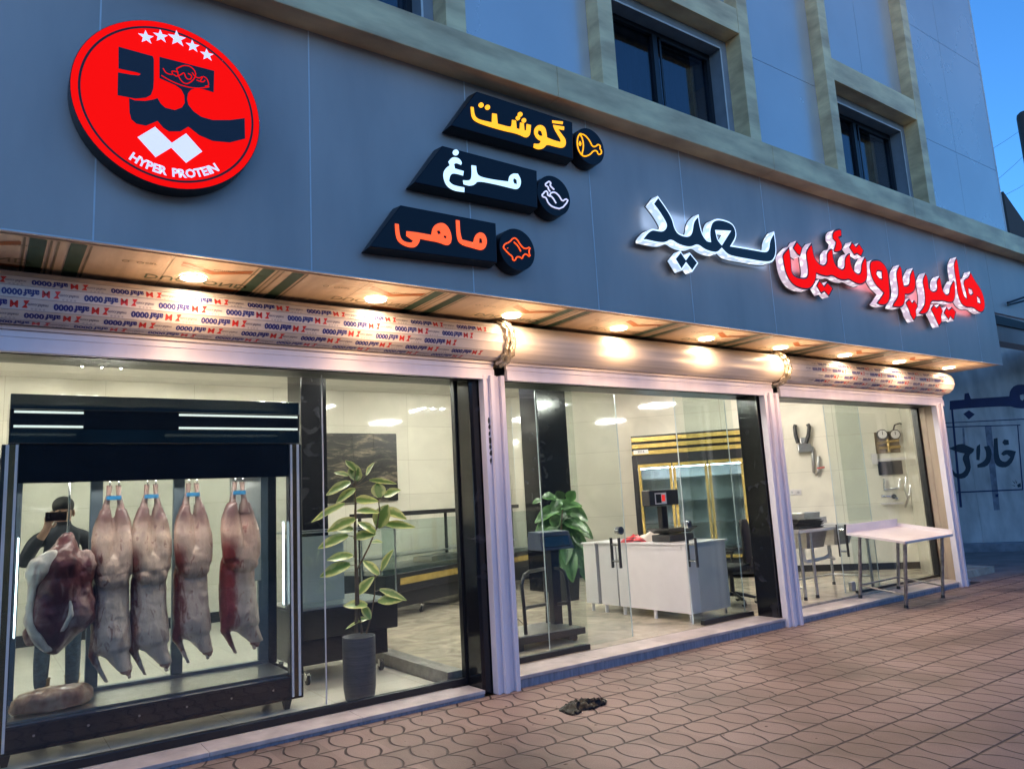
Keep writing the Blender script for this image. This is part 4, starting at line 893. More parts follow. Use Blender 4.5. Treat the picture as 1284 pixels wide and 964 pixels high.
# ------------------------------------------------------------------ person behind the fridge
t = thing('person', 'person in jeans and tan boots standing behind the fridge holding up a phone', 'person', (0.62, 8.02, 0.05))
def skin_body():
    V = []; RD = []; E = []; SEG = []
    def j(x, y, z, r, p=None, s='top'):
        V.append((0.62+x, 8.02+y, 0.05+z)); RD.append(r); SEG.append(s)
        if p is not None: E.append((p, len(V)-1))
        return len(V)-1
    pel = j(0, 0, 0.96, (.155, .115)); bel = j(0, 0, 1.10, (.150, .110), pel); ch = j(0, 0, 1.30, (.175, .120), bel); sh = j(0, 0.01, 1.44, (.13, .095), ch)
    nk = j(0, 0.0, 1.53, (.058, .058), sh, 'skin'); hd = j(0, -0.02, 1.63, (.078, .092), nk, 'skin'); j(0, -0.01, 1.72, (.070, .085), hd, 'skin')
    for s in (-1, 1):
        hip = j(s*0.09, 0, 0.90, (.098, .098), pel, 'leg'); kn = j(s*0.115, -0.02, 0.50, (.068, .068), hip, 'leg'); ca = j(s*0.12, 0.01, 0.34, (.066, .068), kn, 'leg'); an = j(s*0.12, 0.02, 0.10, (.052, .055), ca, 'leg')
    # right arm (left in picture) raised, other arm hanging
    def hand(p0, wr, dirv, side):
        d = Vector(dirv).normalized(); u = Vector((0, -1, 0)) if abs(d.y) < 0.8 else Vector((0, 0, 1)); sd = d.cross(u).normalized()
        palm = j(*(Vector(p0)+d*0.055), (.030, .018), wr, 'skin')
        for k, ln in enumerate((0.072, 0.080, 0.074, 0.058)):
            o = sd*(k-1.5)*0.021; a = j(*(Vector(p0)+d*0.095+o), (.0105, .0105), palm, 'skin'); b_ = j(*(Vector(p0)+d*(0.095+ln*0.55)+o+u*0.012), (.0095, .0095), a, 'skin'); j(*(Vector(p0)+d*(0.095+ln*0.9)+o+u*0.034), (.008, .008), b_, 'skin')
        th = j(*(Vector(p0)+d*0.045+sd*side*0.045+u*0.015), (.012, .012), palm, 'skin'); j(*(Vector(p0)+d*0.085+sd*side*0.055+u*0.03), (.009, .009), th, 'skin')
    s1_ = j(-0.20, 0.0, 1.40, (.072, .072), sh); el = j(-0.30, -0.14, 1.20, (.055, .055), s1_); fa_ = j(-0.22, -0.26, 1.36, (.046, .046), el); wr = j(-0.15, -0.34, 1.48, (.032, .032), fa_, 'skin'); hand((-0.15, -0.34, 1.48), wr, (0.25, -0.10, 1.0), 1)
    s2_ = j(0.20, 0.0, 1.40, (.072, .072), sh); el = j(0.26, 0.02, 1.12, (.055, .055), s2_); wr = j(0.25, -0.06, 0.88, (.034, .034), el, 'skin'); hand((0.25, -0.06, 0.88), wr, (0.0, -0.1, -1.0), -1)
    me = bpy.data.meshes.new('body'); me.from_pydata(V, E, []); o = bpy.data.objects.new('body', me); COL.objects.link(o)
    sk_ = o.modifiers.new('skin', 'SKIN'); sk_.use_smooth_shade = True
    for i, r_ in enumerate(RD): me.skin_vertices[0].data[i].radius = r_
    me.skin_vertices[0].data[0].use_root = True
    ss = o.modifiers.new('sub', 'SUBSURF'); ss.levels = 2; ss.render_levels = 2
    bpy.context.view_layer.update(); dg = bpy.context.evaluated_depsgraph_get(); m2 = bpy.data.meshes.new_from_object(o.evaluated_get(dg)); bpy.data.objects.remove(o)
    m2.materials.clear()
    for m in (mat('dark_jacket', (0.02, 0.022, 0.03), 0.7, var=0.3, vscale=20), mat('blue_jeans', (0.035, 0.055, 0.085), 0.8, var=0.35, vscale=30, bump=0.3, bscale=150), mat('skin_tone', (0.42, 0.24, 0.16), 0.5)): m2.materials.append(m)
    off = Vector((0.62, 8.02, 0.05))
    segp = [Vector(a) for a in V]
    idx = {'top': 0, 'leg': 1, 'skin': 2}
    for p in m2.polygons:
        cpt = Vector(p.center); best = min(range(len(segp)), key=lambda i: (segp[i]-cpt).length-RD[i][0]); p.material_index = idx[SEG[best]]
        if best == 0 and cpt.z < 1.02: p.material_index = 1
        p.use_smooth = True
    for v in m2.vertices: v.co -= off
    ob = bpy.data.objects.new('body', m2); COL.objects.link(ob); ob.parent = t; return ob
skin_body()
bx = Vector((0.62, 8.02, 0.05))
BOOT = mat('tan_boot', (0.20, 0.12, 0.055), 0.65, var=0.25, vscale=25, bump=0.3, bscale=80); SOLE = mat('boot_sole', (0.06, 0.04, 0.025), 0.8)
for s, ang in ((-1, 0.75), (1, 0.1)):
    b = MB(rot(bx+Vector((s*0.12, 0.02, 0)), -ang)); 
    def ring(y, z0, z1, wx, n=14): return [(wx*math.cos(2*math.pi*k/n), y, (z0+z1)/2+(z1-z0)/2*math.sin(2*math.pi*k/n)) for k in range(n)]
    b.loft([ring(0.075, 0.03, 0.09, 0.034), ring(0.06, 0.02, 0.14, 0.046), ring(0.0, 0.02, 0.145, 0.050), ring(-0.08, 0.02, 0.115, 0.05), ring(-0.16, 0.02, 0.085, 0.052), ring(-0.215, 0.022, 0.065, 0.040), ring(-0.235, 0.03, 0.055, 0.018)])
    b.lathe((0, 0.022, 0.10), [(0.052, 0.0), (0.056, 0.04), (0.060, 0.09), (0.066, 0.105), (0.056, 0.108)], 16)
    b.cur = 1; b.loft([[(0.054*math.cos(a)*(1 if math.sin(a) > 0 else 0.95), -0.075+0.168*math.sin(a), z) for a in [2*math.pi*k/20 for k in range(20)]] for z in (0.002, 0.028)])
    b.build('boot', [BOOT, SOLE], t)
ph_ = rot(bx+Vector((-0.085, -0.385, 1.60)), 0.0, 0.12)
b = MB(ph_); b.box((-0.075, -0.005, -0.038), (0.085, 0.005, 0.038)); b.cur = 1; b.cyl((-0.05, -0.0051, 0.02), (-0.05, -0.0075, 0.02), 0.008, n=12); b.cyl((-0.05, -0.0051, -0.002), (-0.05, -0.0075, -0.002), 0.008, n=12)
tag(b.build('phone', [BLACKGLOSS, BLACKPLASTIC], None, bevel=0.003), 'black phone held up in front of the face of the person', 'phone')
b = MB(); b.ball(bx+Vector((0, 0.0, 1.70)), .090, .104, .085, 16, 10); b.ball(bx+Vector((0, 0.045, 1.64)), .082, .070, .10); b.build('hair', mat('dark_hair', (0.015, 0.011, 0.009), 0.6), t)
MB().ball(bx+Vector((0, -0.118, 1.625)), .014, .020, .024).build('nose', MATS['skin_tone'], t)
for s in (-1, 1): MB().ball(bx+Vector((s*0.084, -0.01, 1.63)), .012, .022, .034).build('ear', MATS['skin_tone'], t)
for s in (-1, 1): MB().ball(bx+Vector((s*0.032, -0.103, 1.65)), .012, .008, .007).build('eye', mat('eye', (0.05, 0.04, 0.035), 0.3), t)
MB().ball(bx+Vector((0, -0.104, 1.58)), .024, .010, .006).build('mouth', mat('lips', (0.30, 0.12, 0.10), 0.5), t)

# ------------------------------------------------------------------ plants
def leaf(mb, base, d, up, length, width, droop=0.25, fold=0.12, n=7, wav=0.0):
    d = Vector(d).normalized(); s = d.cross(Vector(up)); s = s.normalized() if s.length > 1e-3 else d.orthogonal().normalized(); u = s.cross(d).normalized()
    vs = []; at = []
    for i in range(n+1):
        f = i/n; wd = width*math.sin(math.pi*min(1, f*0.93+0.05))**0.75*(1-0.25*f)
        c = Vector(base)+d*(length*f)-Vector((0, 0, 1))*(droop*length*f*f)
        for k in range(-2, 3):
            q = k/2; vs.append(c+s*(q*wd/2)+u*(abs(q)*fold*wd+wav*wd*math.sin(f*9+k)*abs(q))); at.append(abs(q)*0.75+0.15*f)
    fs = [(i*5+k, i*5+k+1, (i+1)*5+k+1, (i+1)*5+k) for i in range(n) for k in range(4)]
    mb.add(vs, fs, True); mb.attr += at
LEAFV = leaf_material('variegated_leaf', (0.17, 0.27, 0.055), (0.60, 0.58, 0.20), 0.70, 0.98)
LEAFD = leaf_material('dark_fig_leaf', (0.020, 0.065, 0.016), (0.055, 0.13, 0.035), 0.5, 1.1)
BARK = mat('brown_stem', (0.13, 0.085, 0.05), 0.8, var=0.3, vscale=30)
pc = Vector((2.585, 5.985, 0.05)); YP = 5.985
t = thing('potted_plant', 'tall variegated rubber plant in a dark cylindrical pot behind the left glass', 'potted plant', pc)
ph = aY(461, 795, YP).z
MB().lathe(pc, [(0.105, 0.0), (0.118, 0.015), (0.130, 0.10), (0.134, ph-pc.z-0.01), (0.132, ph-pc.z), (0.120, ph-pc.z), (0.117, ph-pc.z-0.04), (0.02, ph-pc.z-0.045)], 32).build('pot', mat('slate_pot', (0.055, 0.06, 0.07), 0.6, var=0.25, vscale=5, bump=0.35, bscale=9, stretch=(0.3, 0.3, 10)), t)
MB().cyl(pc+Vector((0, 0, ph-pc.z-0.05)), pc+Vector((0, 0, ph-pc.z-0.035)), 0.116, n=20).build('soil', mat('soil', (0.03, 0.02, 0.014), 0.95, bump=0.8, bscale=60), t)
def w1(x, y, Y=YP): return aY(330+x/4.383, 540+y/4.383, Y)
def w2(x, y, Y=YP): return aY(370+x/5.136, 720+y/5.136, Y)
st = MB(); stem_a = [w2(395, 375), w2(395, 200), w1(512, 900), w1(508, 700), w1(505, 520), w1(508, 400), w1(500, 290)]
st.tube(stem_a, [.016, .014, .013, .012, .011, .009, .006], 8)
stem_b = [w2(432, 378), w2(410, 250), w1(518, 760), w1(580, 640), w1(625, 530), w1(640, 430), w1(632, 370)]; st.tube(stem_b, [.012, .010, .008, .007, .006, .005, .004], 8)
stem_c = [w2(460, 380), w2(490, 270), w1(612, 900), w1(615, 790)]; st.tube(stem_c, [.008, .007, .006, .004], 8)
lf = MB()
LV = [(420,310,130,20,48),(460,350,110,28,42),(500,225,95,100,40),(588,210,80,55,30),(650,275,135,-6,24),(630,325,85,100,44),(705,340,90,20,36),(560,380,120,0,40),(360,440,190,20,42),(570,440,110,-3,32),(655,470,130,65,60),(720,450,120,-22,36),(440,510,140,18,40),(455,540,80,-5,36),(570,530,110,-38,40),(740,515,150,-4,30),(395,600,150,17,40),(550,575,110,10,36),(430,690,125,2,38),(405,758,150,14,46),(590,750,120,-45,34),(680,710,130,58,34),(560,850,120,50,40),(705,895,140,-22,28),(690,930,120,3,36),(515,955,115,-8,44),(480,190,80,130,30),(520,240,70,80,30),(430,235,80,160,26),(620,610,60,0,26),
      (430-0,960-0,10,0,5)]
LV = LV[:-1]
extra2 = [(375,320,100,22,18),(430,290,70,12,26),(455,240,110,-60,30)]
rl = random.Random(11)
items = [(w1(x, y), ln/4.383, an, wd/4.383) for x, y, ln, an, wd in LV]+[(w2(x, y), ln/5.136, an, wd/5.136) for x, y, ln, an, wd in extra2]
allst = stem_a+stem_b+stem_c
def dens(pts):
    out = []
    for a, b_ in zip(pts[:-1], pts[1:]): out += [a.lerp(b_, k/6) for k in range(6)]
    return out
ds = dens(stem_a)+dens(stem_b)+dens(stem_c)
sr_, su = Vector((CR.x, CR.y, 0)).normalized(), Vector((0, 0, 1))
for p, ln, an, wd in items:
    dist = (p-EYE).dot(CF)/F; L_, W_ = ln*dist, wd*dist
    d = sr_*math.cos(R(an))+su*math.sin(R(an))
    a, b_ = p-d*L_/2, p+d*L_/2
    na = min(ds, key=lambda q: (q-a).length+max(0, q.z-a.z)*0.8); nb = min(ds, key=lambda q: (q-b_).length+max(0, q.z-b_.z)*0.8)
    if (nb-b_).length < (na-a).length: a, b_, d, na = b_, a, -d, nb
    yaw = rl.uniform(-0.35, 0.35)
    dd = (d+Vector((-CF.x, -CF.y, 0))*yaw).normalized()
    tilt = (Vector((0, 0, 1))+Vector((-CF.x, -CF.y, 0))*rl.uniform(0.5, 1.3)+Vector((rl.uniform(-.3, .3), 0, 0))).normalized()
    leaf(lf, a, dd, tilt, L_*1.12, W_*2.1, 0.08, 0.10, 7, 0.03)
    mid = (na+a)/2+Vector((0, 0, -0.004)); st.tube([na, mid, a], [.0038, .0032, .0028], 6)
st.build('stem', BARK, t)
lo_ = lf.build('leaf', LEAFV, t, fix=False); lo_.name = 'foliage'
# plant further back
cpx = aZ(712, 752, 0.10); YQ = cpx.y
t = thing('potted_plant', 'fiddle-leaf fig in a small black pot deep inside near the dark column', 'potted plant', (cpx.x, YQ, 0.10))
pot_t = aY(712, 712, YQ).z
b = MB(); w_ = 0.15
b.hexa([(cpx.x-w_*.8, YQ-w_*.8, .10), (cpx.x+w_*.8, YQ-w_*.8, .10), (cpx.x+w_*.8, YQ+w_*.8, .10), (cpx.x-w_*.8, YQ+w_*.8, .10), (cpx.x-w_, YQ-w_, pot_t), (cpx.x+w_, YQ-w_, pot_t), (cpx.x+w_, YQ+w_, pot_t), (cpx.x-w_, YQ+w_, pot_t)])
b.build('pot', BLACKPLASTIC, t, bevel=0.01)
sb = MB(); tops = aY(705, 625, YQ); sb.tube([(cpx.x, YQ, pot_t-0.02), (cpx.x-0.05, YQ, (pot_t+tops.z)/2), (tops.x, YQ, tops.z-0.1)], [.02, .016, .008], 8); sb.build('stem', BARK, t)
lf = MB(); rl = random.Random(5)
for (px, py, ln, an) in ((690, 622, 24, 150), (700, 622, 26, 100), (712, 632, 28, 20), (722, 640, 26, -20), (690, 640, 30, 190), (705, 645, 28, 210), (720, 655, 30, -12), (728, 660, 26, -25), (686, 655, 26, 200), (700, 660, 28, 240), (712, 665, 28, -60), (722, 685, 34, -50), (712, 700, 32, -80), (732, 690, 26, -20), (705, 690, 30, 250), (698, 632, 22, 60), (716, 620, 20, 70), (674, 627, 12, 180), (728, 706, 24, -65), (694, 650, 22, 120), (708, 654, 22, 40), (716, 648, 20, 95), (690, 668, 24, 215), (702, 676, 26, 265), (718, 672, 22, 10), (726, 676, 22, -45), (710, 684, 24, -100), (696, 690, 22, 230), (716, 695, 24, -35), (704, 640, 18, 80)):
    p = aY(px, py, YQ+rl.uniform(-.12, .12)); dist = (p-EYE).dot(CF)/F; L_ = ln*dist*1.15
    d = sr_*math.cos(R(an))+su*math.sin(R(an))
    leaf(lf, p-d*L_*0.4, (d*1.0+Vector((-CF.x, -CF.y, 0))*rl.uniform(-.2, .7)).normalized(), Vector((-CF.x, -CF.y, 1.0+rl.uniform(-.5, .5))), L_, L_*0.72, 0.30, 0.13, 7, 0.07)
lo_ = lf.build('foliage', LEAFD, t, fix=False)

# ------------------------------------------------------------------ inside the shop
def stone_picture():
    m, t, b, L = custom('dark_stone_picture')
    tc = nn(t, 'ShaderNodeTexCoord'); mp = nn(t, 'ShaderNodeMapping'); mp.inputs['Rotation'].default_value = (0, R(-28), 0); mp.inputs['Scale'].default_value = (0.9, 1, 3.4); L(tc.outputs['Object'], mp.inputs[0])
    wv = nn(t, 'ShaderNodeTexNoise'); wv.inputs['Scale'].default_value = 2.2; wv.inputs['Detail'].default_value = 12; wv.inputs['Roughness'].default_value = 0.72; wv.inputs['Distortion'].default_value = 0.8; L(mp.outputs[0], wv.inputs['Vector'])
    rp = ramp(t, [(0.36, (0.008, 0.009, 0.010)), (0.52, (0.035, 0.033, 0.028)), (0.60, (0.16, 0.13, 0.09)), (0.64, (0.30, 0.25, 0.17)), (0.68, (0.06, 0.05, 0.04))]); L(wv.outputs['Fac'], rp.inputs[0]); L(rp.outputs[0], b.inputs['Base Color']); b.inputs['Roughness'].default_value = 0.3
    return m
MARB_PAINT = stone_picture()
YW = 11.97
a, b_ = aY(409, 543, YW), aY(499, 627, YW)
t = thing('wall_picture', 'dark picture of veined black stone on the cream wall', 'picture', ((a.x+b_.x)/2, YW, (a.z+b_.z)/2))
m = MB(); xm = a.x+(b_.x-a.x)*0.36; xn = a.x+(b_.x-a.x)*0.66
for x0, x1 in ((a.x, xm), (xm+0.004, xn), (xn+0.004, b_.x)): m.box((x0, YW-0.012, b_.z), (x1, YW+0.025, a.z))
m.build('picture_panel', MARB_PAINT, t)

def caster(parent, p, r=0.04):
    b = MB(); b.cyl((p[0]-0.012, p[1], p[2]+r), (p[0]+0.012, p[1], p[2]+r), r, n=14); b.cur = 1; b.box((p[0]-0.022, p[1]-0.02, p[2]+r), (p[0]-0.014, p[1]+0.02, p[2]+r*2.6)); b.box((p[0]+0.014, p[1]-0.02, p[2]+r), (p[0]+0.022, p[1]+0.02, p[2]+r*2.6)); b.box((p[0]-0.0215, p[1]-0.02, p[2]+r*2.2), (p[0]+0.0215, p[1]+0.02, p[2]+r*2.6))
    return b.build('caster', [BLACKPLASTIC, CHROME], parent)
# near serve-over counter on castors
YN = 6.80; zc = aY(494, 661, YN).z; zb = aY(494, 748, YN).z; xr = aY(494, 700, YN).x; xb = aY(500, 780, YN).x
t = thing('display_counter', 'black serve-over chiller with glass top on castors behind the potted plant', 'chiller', (3.0, 7.2, 0.05))
b = MB(); b.box((2.35, YN, 0.22), (xb-0.12, 7.62, zb-0.28)); b.hexa([(2.3, YN-0.02, zb-0.279), (xb-0.02, YN-0.02, zb-0.279), (xb-0.02, 7.68, zb-0.279), (2.3, 7.68, zb-0.279), (2.3, YN-0.06, zb-0.02), (xr, YN-0.06, zb-0.02), (xr, 7.7, zb-0.02), (2.3, 7.7, zb-0.02)])
b.build('body', BLACK, t, bevel=0.008)
b = MB(); 
for x in (2.32, xr-0.012): b.box((x, YN-0.05, zb-0.019), (x+0.012, YN-0.035, zc)); b.box((x, 7.55, zb-0.019), (x+0.012, 7.57, zc))
b.box((2.3, YN-0.052, zc-0.0), (xr, YN-0.033, zc+0.014)); b.box((2.3, YN-0.056, zb-0.019), (xr, YN-0.032, zb-0.004)); b.box((2.3, 7.5, zc), (xr, 7.57, zc+0.014))
b.build('glass_frame', STEEL, t)
b = MB(); b.box((2.333, YN-0.046, zb-0.003), (xr-0.013, YN-0.040, zc-0.001)); b.box((2.333, YN-0.032, zc+0.003), (xr-0.013, 7.499, zc+0.009)); b.build('glass', CLEARGLASS, t)
MB().box((2.36, YN+0.35, zb), (2.95, YN+0.37, zc-0.04)).build('white_sheet', WHITELAM, t)
MB().box((2.34, YN+0.02, zb-0.015), (xr-0.03, 7.6, zb-0.005)).build('deck', STEEL, t)
for p in ((2.46, 6.84, 0.05), (xb-0.16, 6.88, 0.05), (2.46, 7.58, 0.05), (xb-0.16, 7.58, 0.05)): caster(t, p)
# far counter, long, with a gold strip
Pd = Vector((5.19, 9.72, 0.10)); ex = Vector((0.90, 0.436, 0)).normalized(); ey = Vector((-ex.y, ex.x, 0))
def atl(px, py): p = aP(px, py, Pd, -ey); return (p-Pd).dot(ex), p.z
gz0, gz1 = atl(545, 724)[1], atl(545, 716)[1]; rz = atl(545, 641)[1]; l0 = atl(497, 700)[0]
t = thing('display_counter', 'long black display chiller with gold strip and black top rail against the back wall', 'chiller', Pd)
M_ = frame(Pd-Vector((0, 0, 0.10)), ex, ey, (0, 0, 1))
b = MB(M_); b.box((l0-0.3, 0, 0.24), (3.4, 0.95, gz0-0.10)); b.box((l0-0.3, -0.05, gz0-0.099), (3.4, 1.0, gz1+0.06)); b.build('body', BLACK, t, bevel=0.006)
MB(M_).box((l0, -0.058, gz0), (3.38, -0.0502, gz1)).build('gold_strip', GOLD, t)
b = MB(M_); b.box((l0-0.3, 0.25, rz-0.035), (3.4, 0.55, rz+0.03)); 
for x in (l0-0.28, 1.2, 3.36): b.box((x, 0.38, gz1+0.06), (x+0.03, 0.42, rz-0.036))
b.build('top_rail', BLACK, t)
MB(M_).box((l0-0.28, 0.01, gz1+0.061), (3.38, 0.018, rz-0.09)).build('glass', CLEARGLASS, t)
b = MB(M_); b.box((l0-0.25, 0.06, gz1+0.062), (3.35, 0.9, gz1+0.12)); b.box((l0-0.25, 0.3, gz1+0.25), (3.35, 0.8, gz1+0.27)); b.build('shelf', STEEL, t)
for q in (0.0, 2.2): caster(t, M_ @ Vector((q, 0.05, 0.10)), 0.045)
for q in (0.25, 0.75):
    bb = MB(M_); bb.box((q+0.2, 0.15, gz1+0.121), (q+0.55, 0.5, gz1+0.20)); tag(bb.build('steel_tray', STEEL, None, bevel=0.005), 'shallow steel tray inside the long chiller, %s one' % ('left' if q < 0.5 else 'right'), 'tray', 'steel trays in the chiller')

# platform scale with guard rail just inside the middle glass
A = Vector((4.35, 6.32, 0.10))
def sc_(px, py, Y=6.45): return aY(px, py, Y)
t = thing('platform_scale', 'black platform scale with blue head and tubular guard rail behind the glass', 'scale', (4.85, 6.5, 0.10))
b = MB(); b.box((4.30, 6.25, 0.17), (5.22, 6.85, 0.235)); b.box((4.36, 6.30, 0.105), (4.46, 6.80, 0.169)); b.box((5.04, 6.30, 0.12), (5.14, 6.80, 0.169)); b.build('platform', BLACKPLASTIC, t, bevel=0.006)
MB().box((4.40, 6.27, 0.236), (5.16, 6.83, 0.244)).build('steel_plate', STEEL, t)
hz0, hz1 = sc_(690, 687, 6.62).z, sc_(690, 666, 6.62).z; xc_ = sc_(694, 700, 6.62).x
MB().box((xc_-0.055, 6.59, 0.236), (xc_+0.055, 6.68, hz0)).build('post', BLACK, t, bevel=0.005)
x0_, x1_ = sc_(671, 678, 6.55).x, sc_(712, 678, 6.55).x
b = MB(); b.hexa([(x0_, 6.44, hz0-0.01), (x1_, 6.44, hz0-0.01), (x1_, 6.70, hz0), (x0_, 6.70, hz0), (x0_+0.02, 6.50, hz1), (x1_-0.02, 6.50, hz1), (x1_-0.02, 6.70, hz1+0.01), (x0_+0.02, 6.70, hz1+0.01)]); b.cur = 1
b.hexa([(x0_+0.05, 6.4385, hz0+0.02), (x1_-0.05, 6.4385, hz0+0.02), (x1_-0.05, 6.46, hz0+0.02), (x0_+0.05, 6.46, hz0+0.02), (x0_+0.05, 6.466, hz1-0.04), (x1_-0.05, 6.466, hz1-0.04), (x1_-0.05, 6.50, hz1-0.04), (x0_+0.05, 6.50, hz1-0.04)])
b.build('indicator_head', [mat('dark_blue_case', (0.02, 0.035, 0.07), 0.4), BLACKGLOSS], t, bevel=0.008)
b = MB()
def rail_loop(pts): b.tube([sc_(px, py, Y) for px, py, Y in pts], 0.019, 8)
rail_loop([(660, 803, 6.36), (657, 760, 6.36), (654, 733, 6.36), (657, 721, 6.36), (664, 716, 6.40), (682, 713, 6.75)])
rail_loop([(716, 792, 6.42), (713, 750, 6.42), (711, 728, 6.42), (707, 716, 6.42), (700, 712, 6.5), (690, 712, 6.7)])
rail_loop([(657, 762, 6.36), (686, 757, 6.74)]); rail_loop([(712, 756, 6.42), (690, 757, 6.74)]); rail_loop([(682, 713, 6.75), (686, 760, 6.75), (687, 790, 6.75)])
b.build('guard_rail', BLACK, t)
caster(t, (5.14, 6.34, 0.10), 0.035); caster(t, (4.36, 6.34, 0.10), 0.035)
b = MB(); b.tube([(5.6, 10.9, 0.104), (5.9, 9.8, 0.104), (5.3, 8.9, 0.104), (5.6, 8.0, 0.104), (5.2, 7.2, 0.104)], 0.008, 6); tag(b.build('cable', BLACKPLASTIC, None), 'thin black cable lying across the floor behind the platform scale', 'cable')
# white counter
t = thing('white_counter', 'white laminate counter on short feet behind the open glass doors', 'counter', (6.85, 6.9, 0.10))
b = MB(); zc0, zc1 = 0.20, 0.985
b.box((6.625, 6.05, zc0), (7.30, 6.07, zc1-0.022)); b.box((6.62, 6.071, zc0), (6.64, 7.22, zc1-0.022)); b.box((6.62, 7.24, zc0), (6.64, 7.56, zc1-0.022)); b.box((6.66, 7.56, zc0), (7.28, 7.58, zc1-0.022)); b.box((6.65, 6.075, zc0), (7.28, 7.555, zc0+0.02)); b.box((7.28, 6.075, zc0), (7.30, 7.58, zc1-0.022))
b.box((6.60, 7.60, zc0), (6.62, 7.84, zc1-0.03)); b.box((6.625, 7.82, zc0), (7.2, 7.84, zc1-0.03)); b.box((6.625, 7.60, zc0), (7.2, 7.62, zc1-0.03))
b.build('cabinet', WHITELAM, t, bevel=0.002)
b = MB(); b.box((6.595, 6.03, zc1-0.0215), (7.33, 7.58, zc1)); b.box((6.58, 7.585, zc1-0.0295), (7.22, 7.86, zc1-0.008)); b.build('top', WHITELAM, t, bevel=0.003)
MB().box((6.612, 6.05, zc0), (6.619, 6.11, zc1-0.022)).build('edge_post', WHITELAM, t)
MB().box((6.612, 6.12, zc1-0.075), (6.6185, 7.2, zc1-0.023)).build('front_rail', WHITELAM, t)
for x, y in ((6.66, 6.10), (7.26, 6.10), (6.66, 7.18), (6.66, 7.52), (7.26, 7.52), (6.66, 7.78), (7.16, 7.78), (6.66, 6.65)):
    MB().cyl((x, y, 0.10), (x, y, 0.1995), 0.022, n=12).build('foot', CHROME if y < 6.2 else WHITELAM, t)
# shop scale on the counter
Ys = 6.52; zt_ = 0.985
def s2(px, py, Y=Ys): return aY(px, py, Y)
t = thing('counter_scale', 'black shop scale with tall display on the white counter', 'scale', (6.95, Ys, zt_))
bb = s2(850, 680); b = MB(); b.box((6.72, Ys-0.14, zt_+0.005), (7.14, Ys+0.16, zt_+0.085)); b.build('base', BLACKPLASTIC, t, bevel=0.01)
b = MB(); b.hexa([(6.74, Ys-0.12, zt_+0.10), (7.12, Ys-0.12, zt_+0.10), (7.12, Ys+0.14, zt_+0.10), (6.74, Ys+0.14, zt_+0.10), (6.66, Ys-0.17, zt_+0.165), (7.20, Ys-0.17, zt_+0.165), (7.20, Ys+0.18, zt_+0.165), (6.66, Ys+0.18, zt_+0.165)]); b.build('pan', mat('smoked_pan', (0.06, 0.065, 0.06), 0.15, 0.6), t, bevel=0.006)
pz = s2(832, 634).z; px_ = s2(832, 650).x
MB().box((px_-0.05, Ys-0.03, zt_+0.085), (px_+0.05, Ys+0.05, pz)).build('post', BLACK, t, bevel=0.01)
xa, xb_ = s2(811, 624).x, s2(845, 624).x; za, zb2 = s2(828, 633).z, s2(828, 614).z
b = MB(); b.box((xa-0.01, Ys-0.05, za-0.005), (xb_+0.03, Ys+0.08, zb2)); b.build('display_head', BLACKPLASTIC, t, bevel=0.012)
b = MB(); b.box((xa+0.10, Ys-0.0535, za+0.025), (xa+0.19, Ys-0.0505, zb2-0.05)); b.cur = 1; b.box((xa+0.20, Ys-0.0535, za+0.045), (xa+0.255, Ys-0.0505, zb2-0.06)); b.cur = 2; b.box((xa+0.085, Ys-0.0525, za+0.012), (xa+0.28, Ys-0.0504, zb2-0.035))
b.build('screen', [BLACK, mat('red_digits', (0.5, 0.03, 0.02), 0.4, emit=(1, 0.03, 0.02), estr=0.25), mat('pale_bezel', (0.6, 0.55, 0.5), 0.4)], t)
# red and black bag, crumpled paper
def lump(name, c, sx, sy, sz, m, label, cat, seed):
    r2 = random.Random(seed); b = MB(); nu, nv = 22, 10; rings = []
    ph = [r2.uniform(0, 6) for _ in range(6)]
    for i in range(nv+1):
        tt = (math.pi/2)*i/nv; q = max(math.cos(tt), 0.03); ring = []
        for k in range(nu):
            a = 2*math.pi*k/nu; w_ = 1+0.22*math.sin(3*a+ph[0]+tt)+0.13*math.sin(5*a+ph[1]-2*tt)+0.08*math.sin(9*a+ph[2])
            ring.append(Vector(c)+Vector((sx*q*w_*math.cos(a), sy*q*w_*math.sin(a), sz*(math.sin(tt)*(1+0.25*math.sin(2*a+ph[3])+0.15*math.sin(5*a+ph[4]+tt*3))))))
        rings.append(ring)
    b.loft(rings)
    for f in range(len(b.f)): b.mi[f] = 1 if (f*7919 % 13 < 4 and isinstance(m, list)) else 0
    return tag(b.build(name, m, None), label, cat)
p = aX(793, 675, 6.72); lump('bag', (6.75, p.y, zt_), 0.13, 0.17, 0.075, [mat('red_plastic', (0.55, 0.02, 0.03), 0.35), BLACKPLASTIC], 'small red and black bag lying on the white counter', 'bag', 2)
p = aX(814, 675, 6.9); lump('paper', (6.95, p.y, zt_), 0.16, 0.20, 0.085, mat('white_paper', (0.72, 0.62, 0.52), 0.7), 'crumpled pale paper on the counter beside the red bag', 'paper', 6)
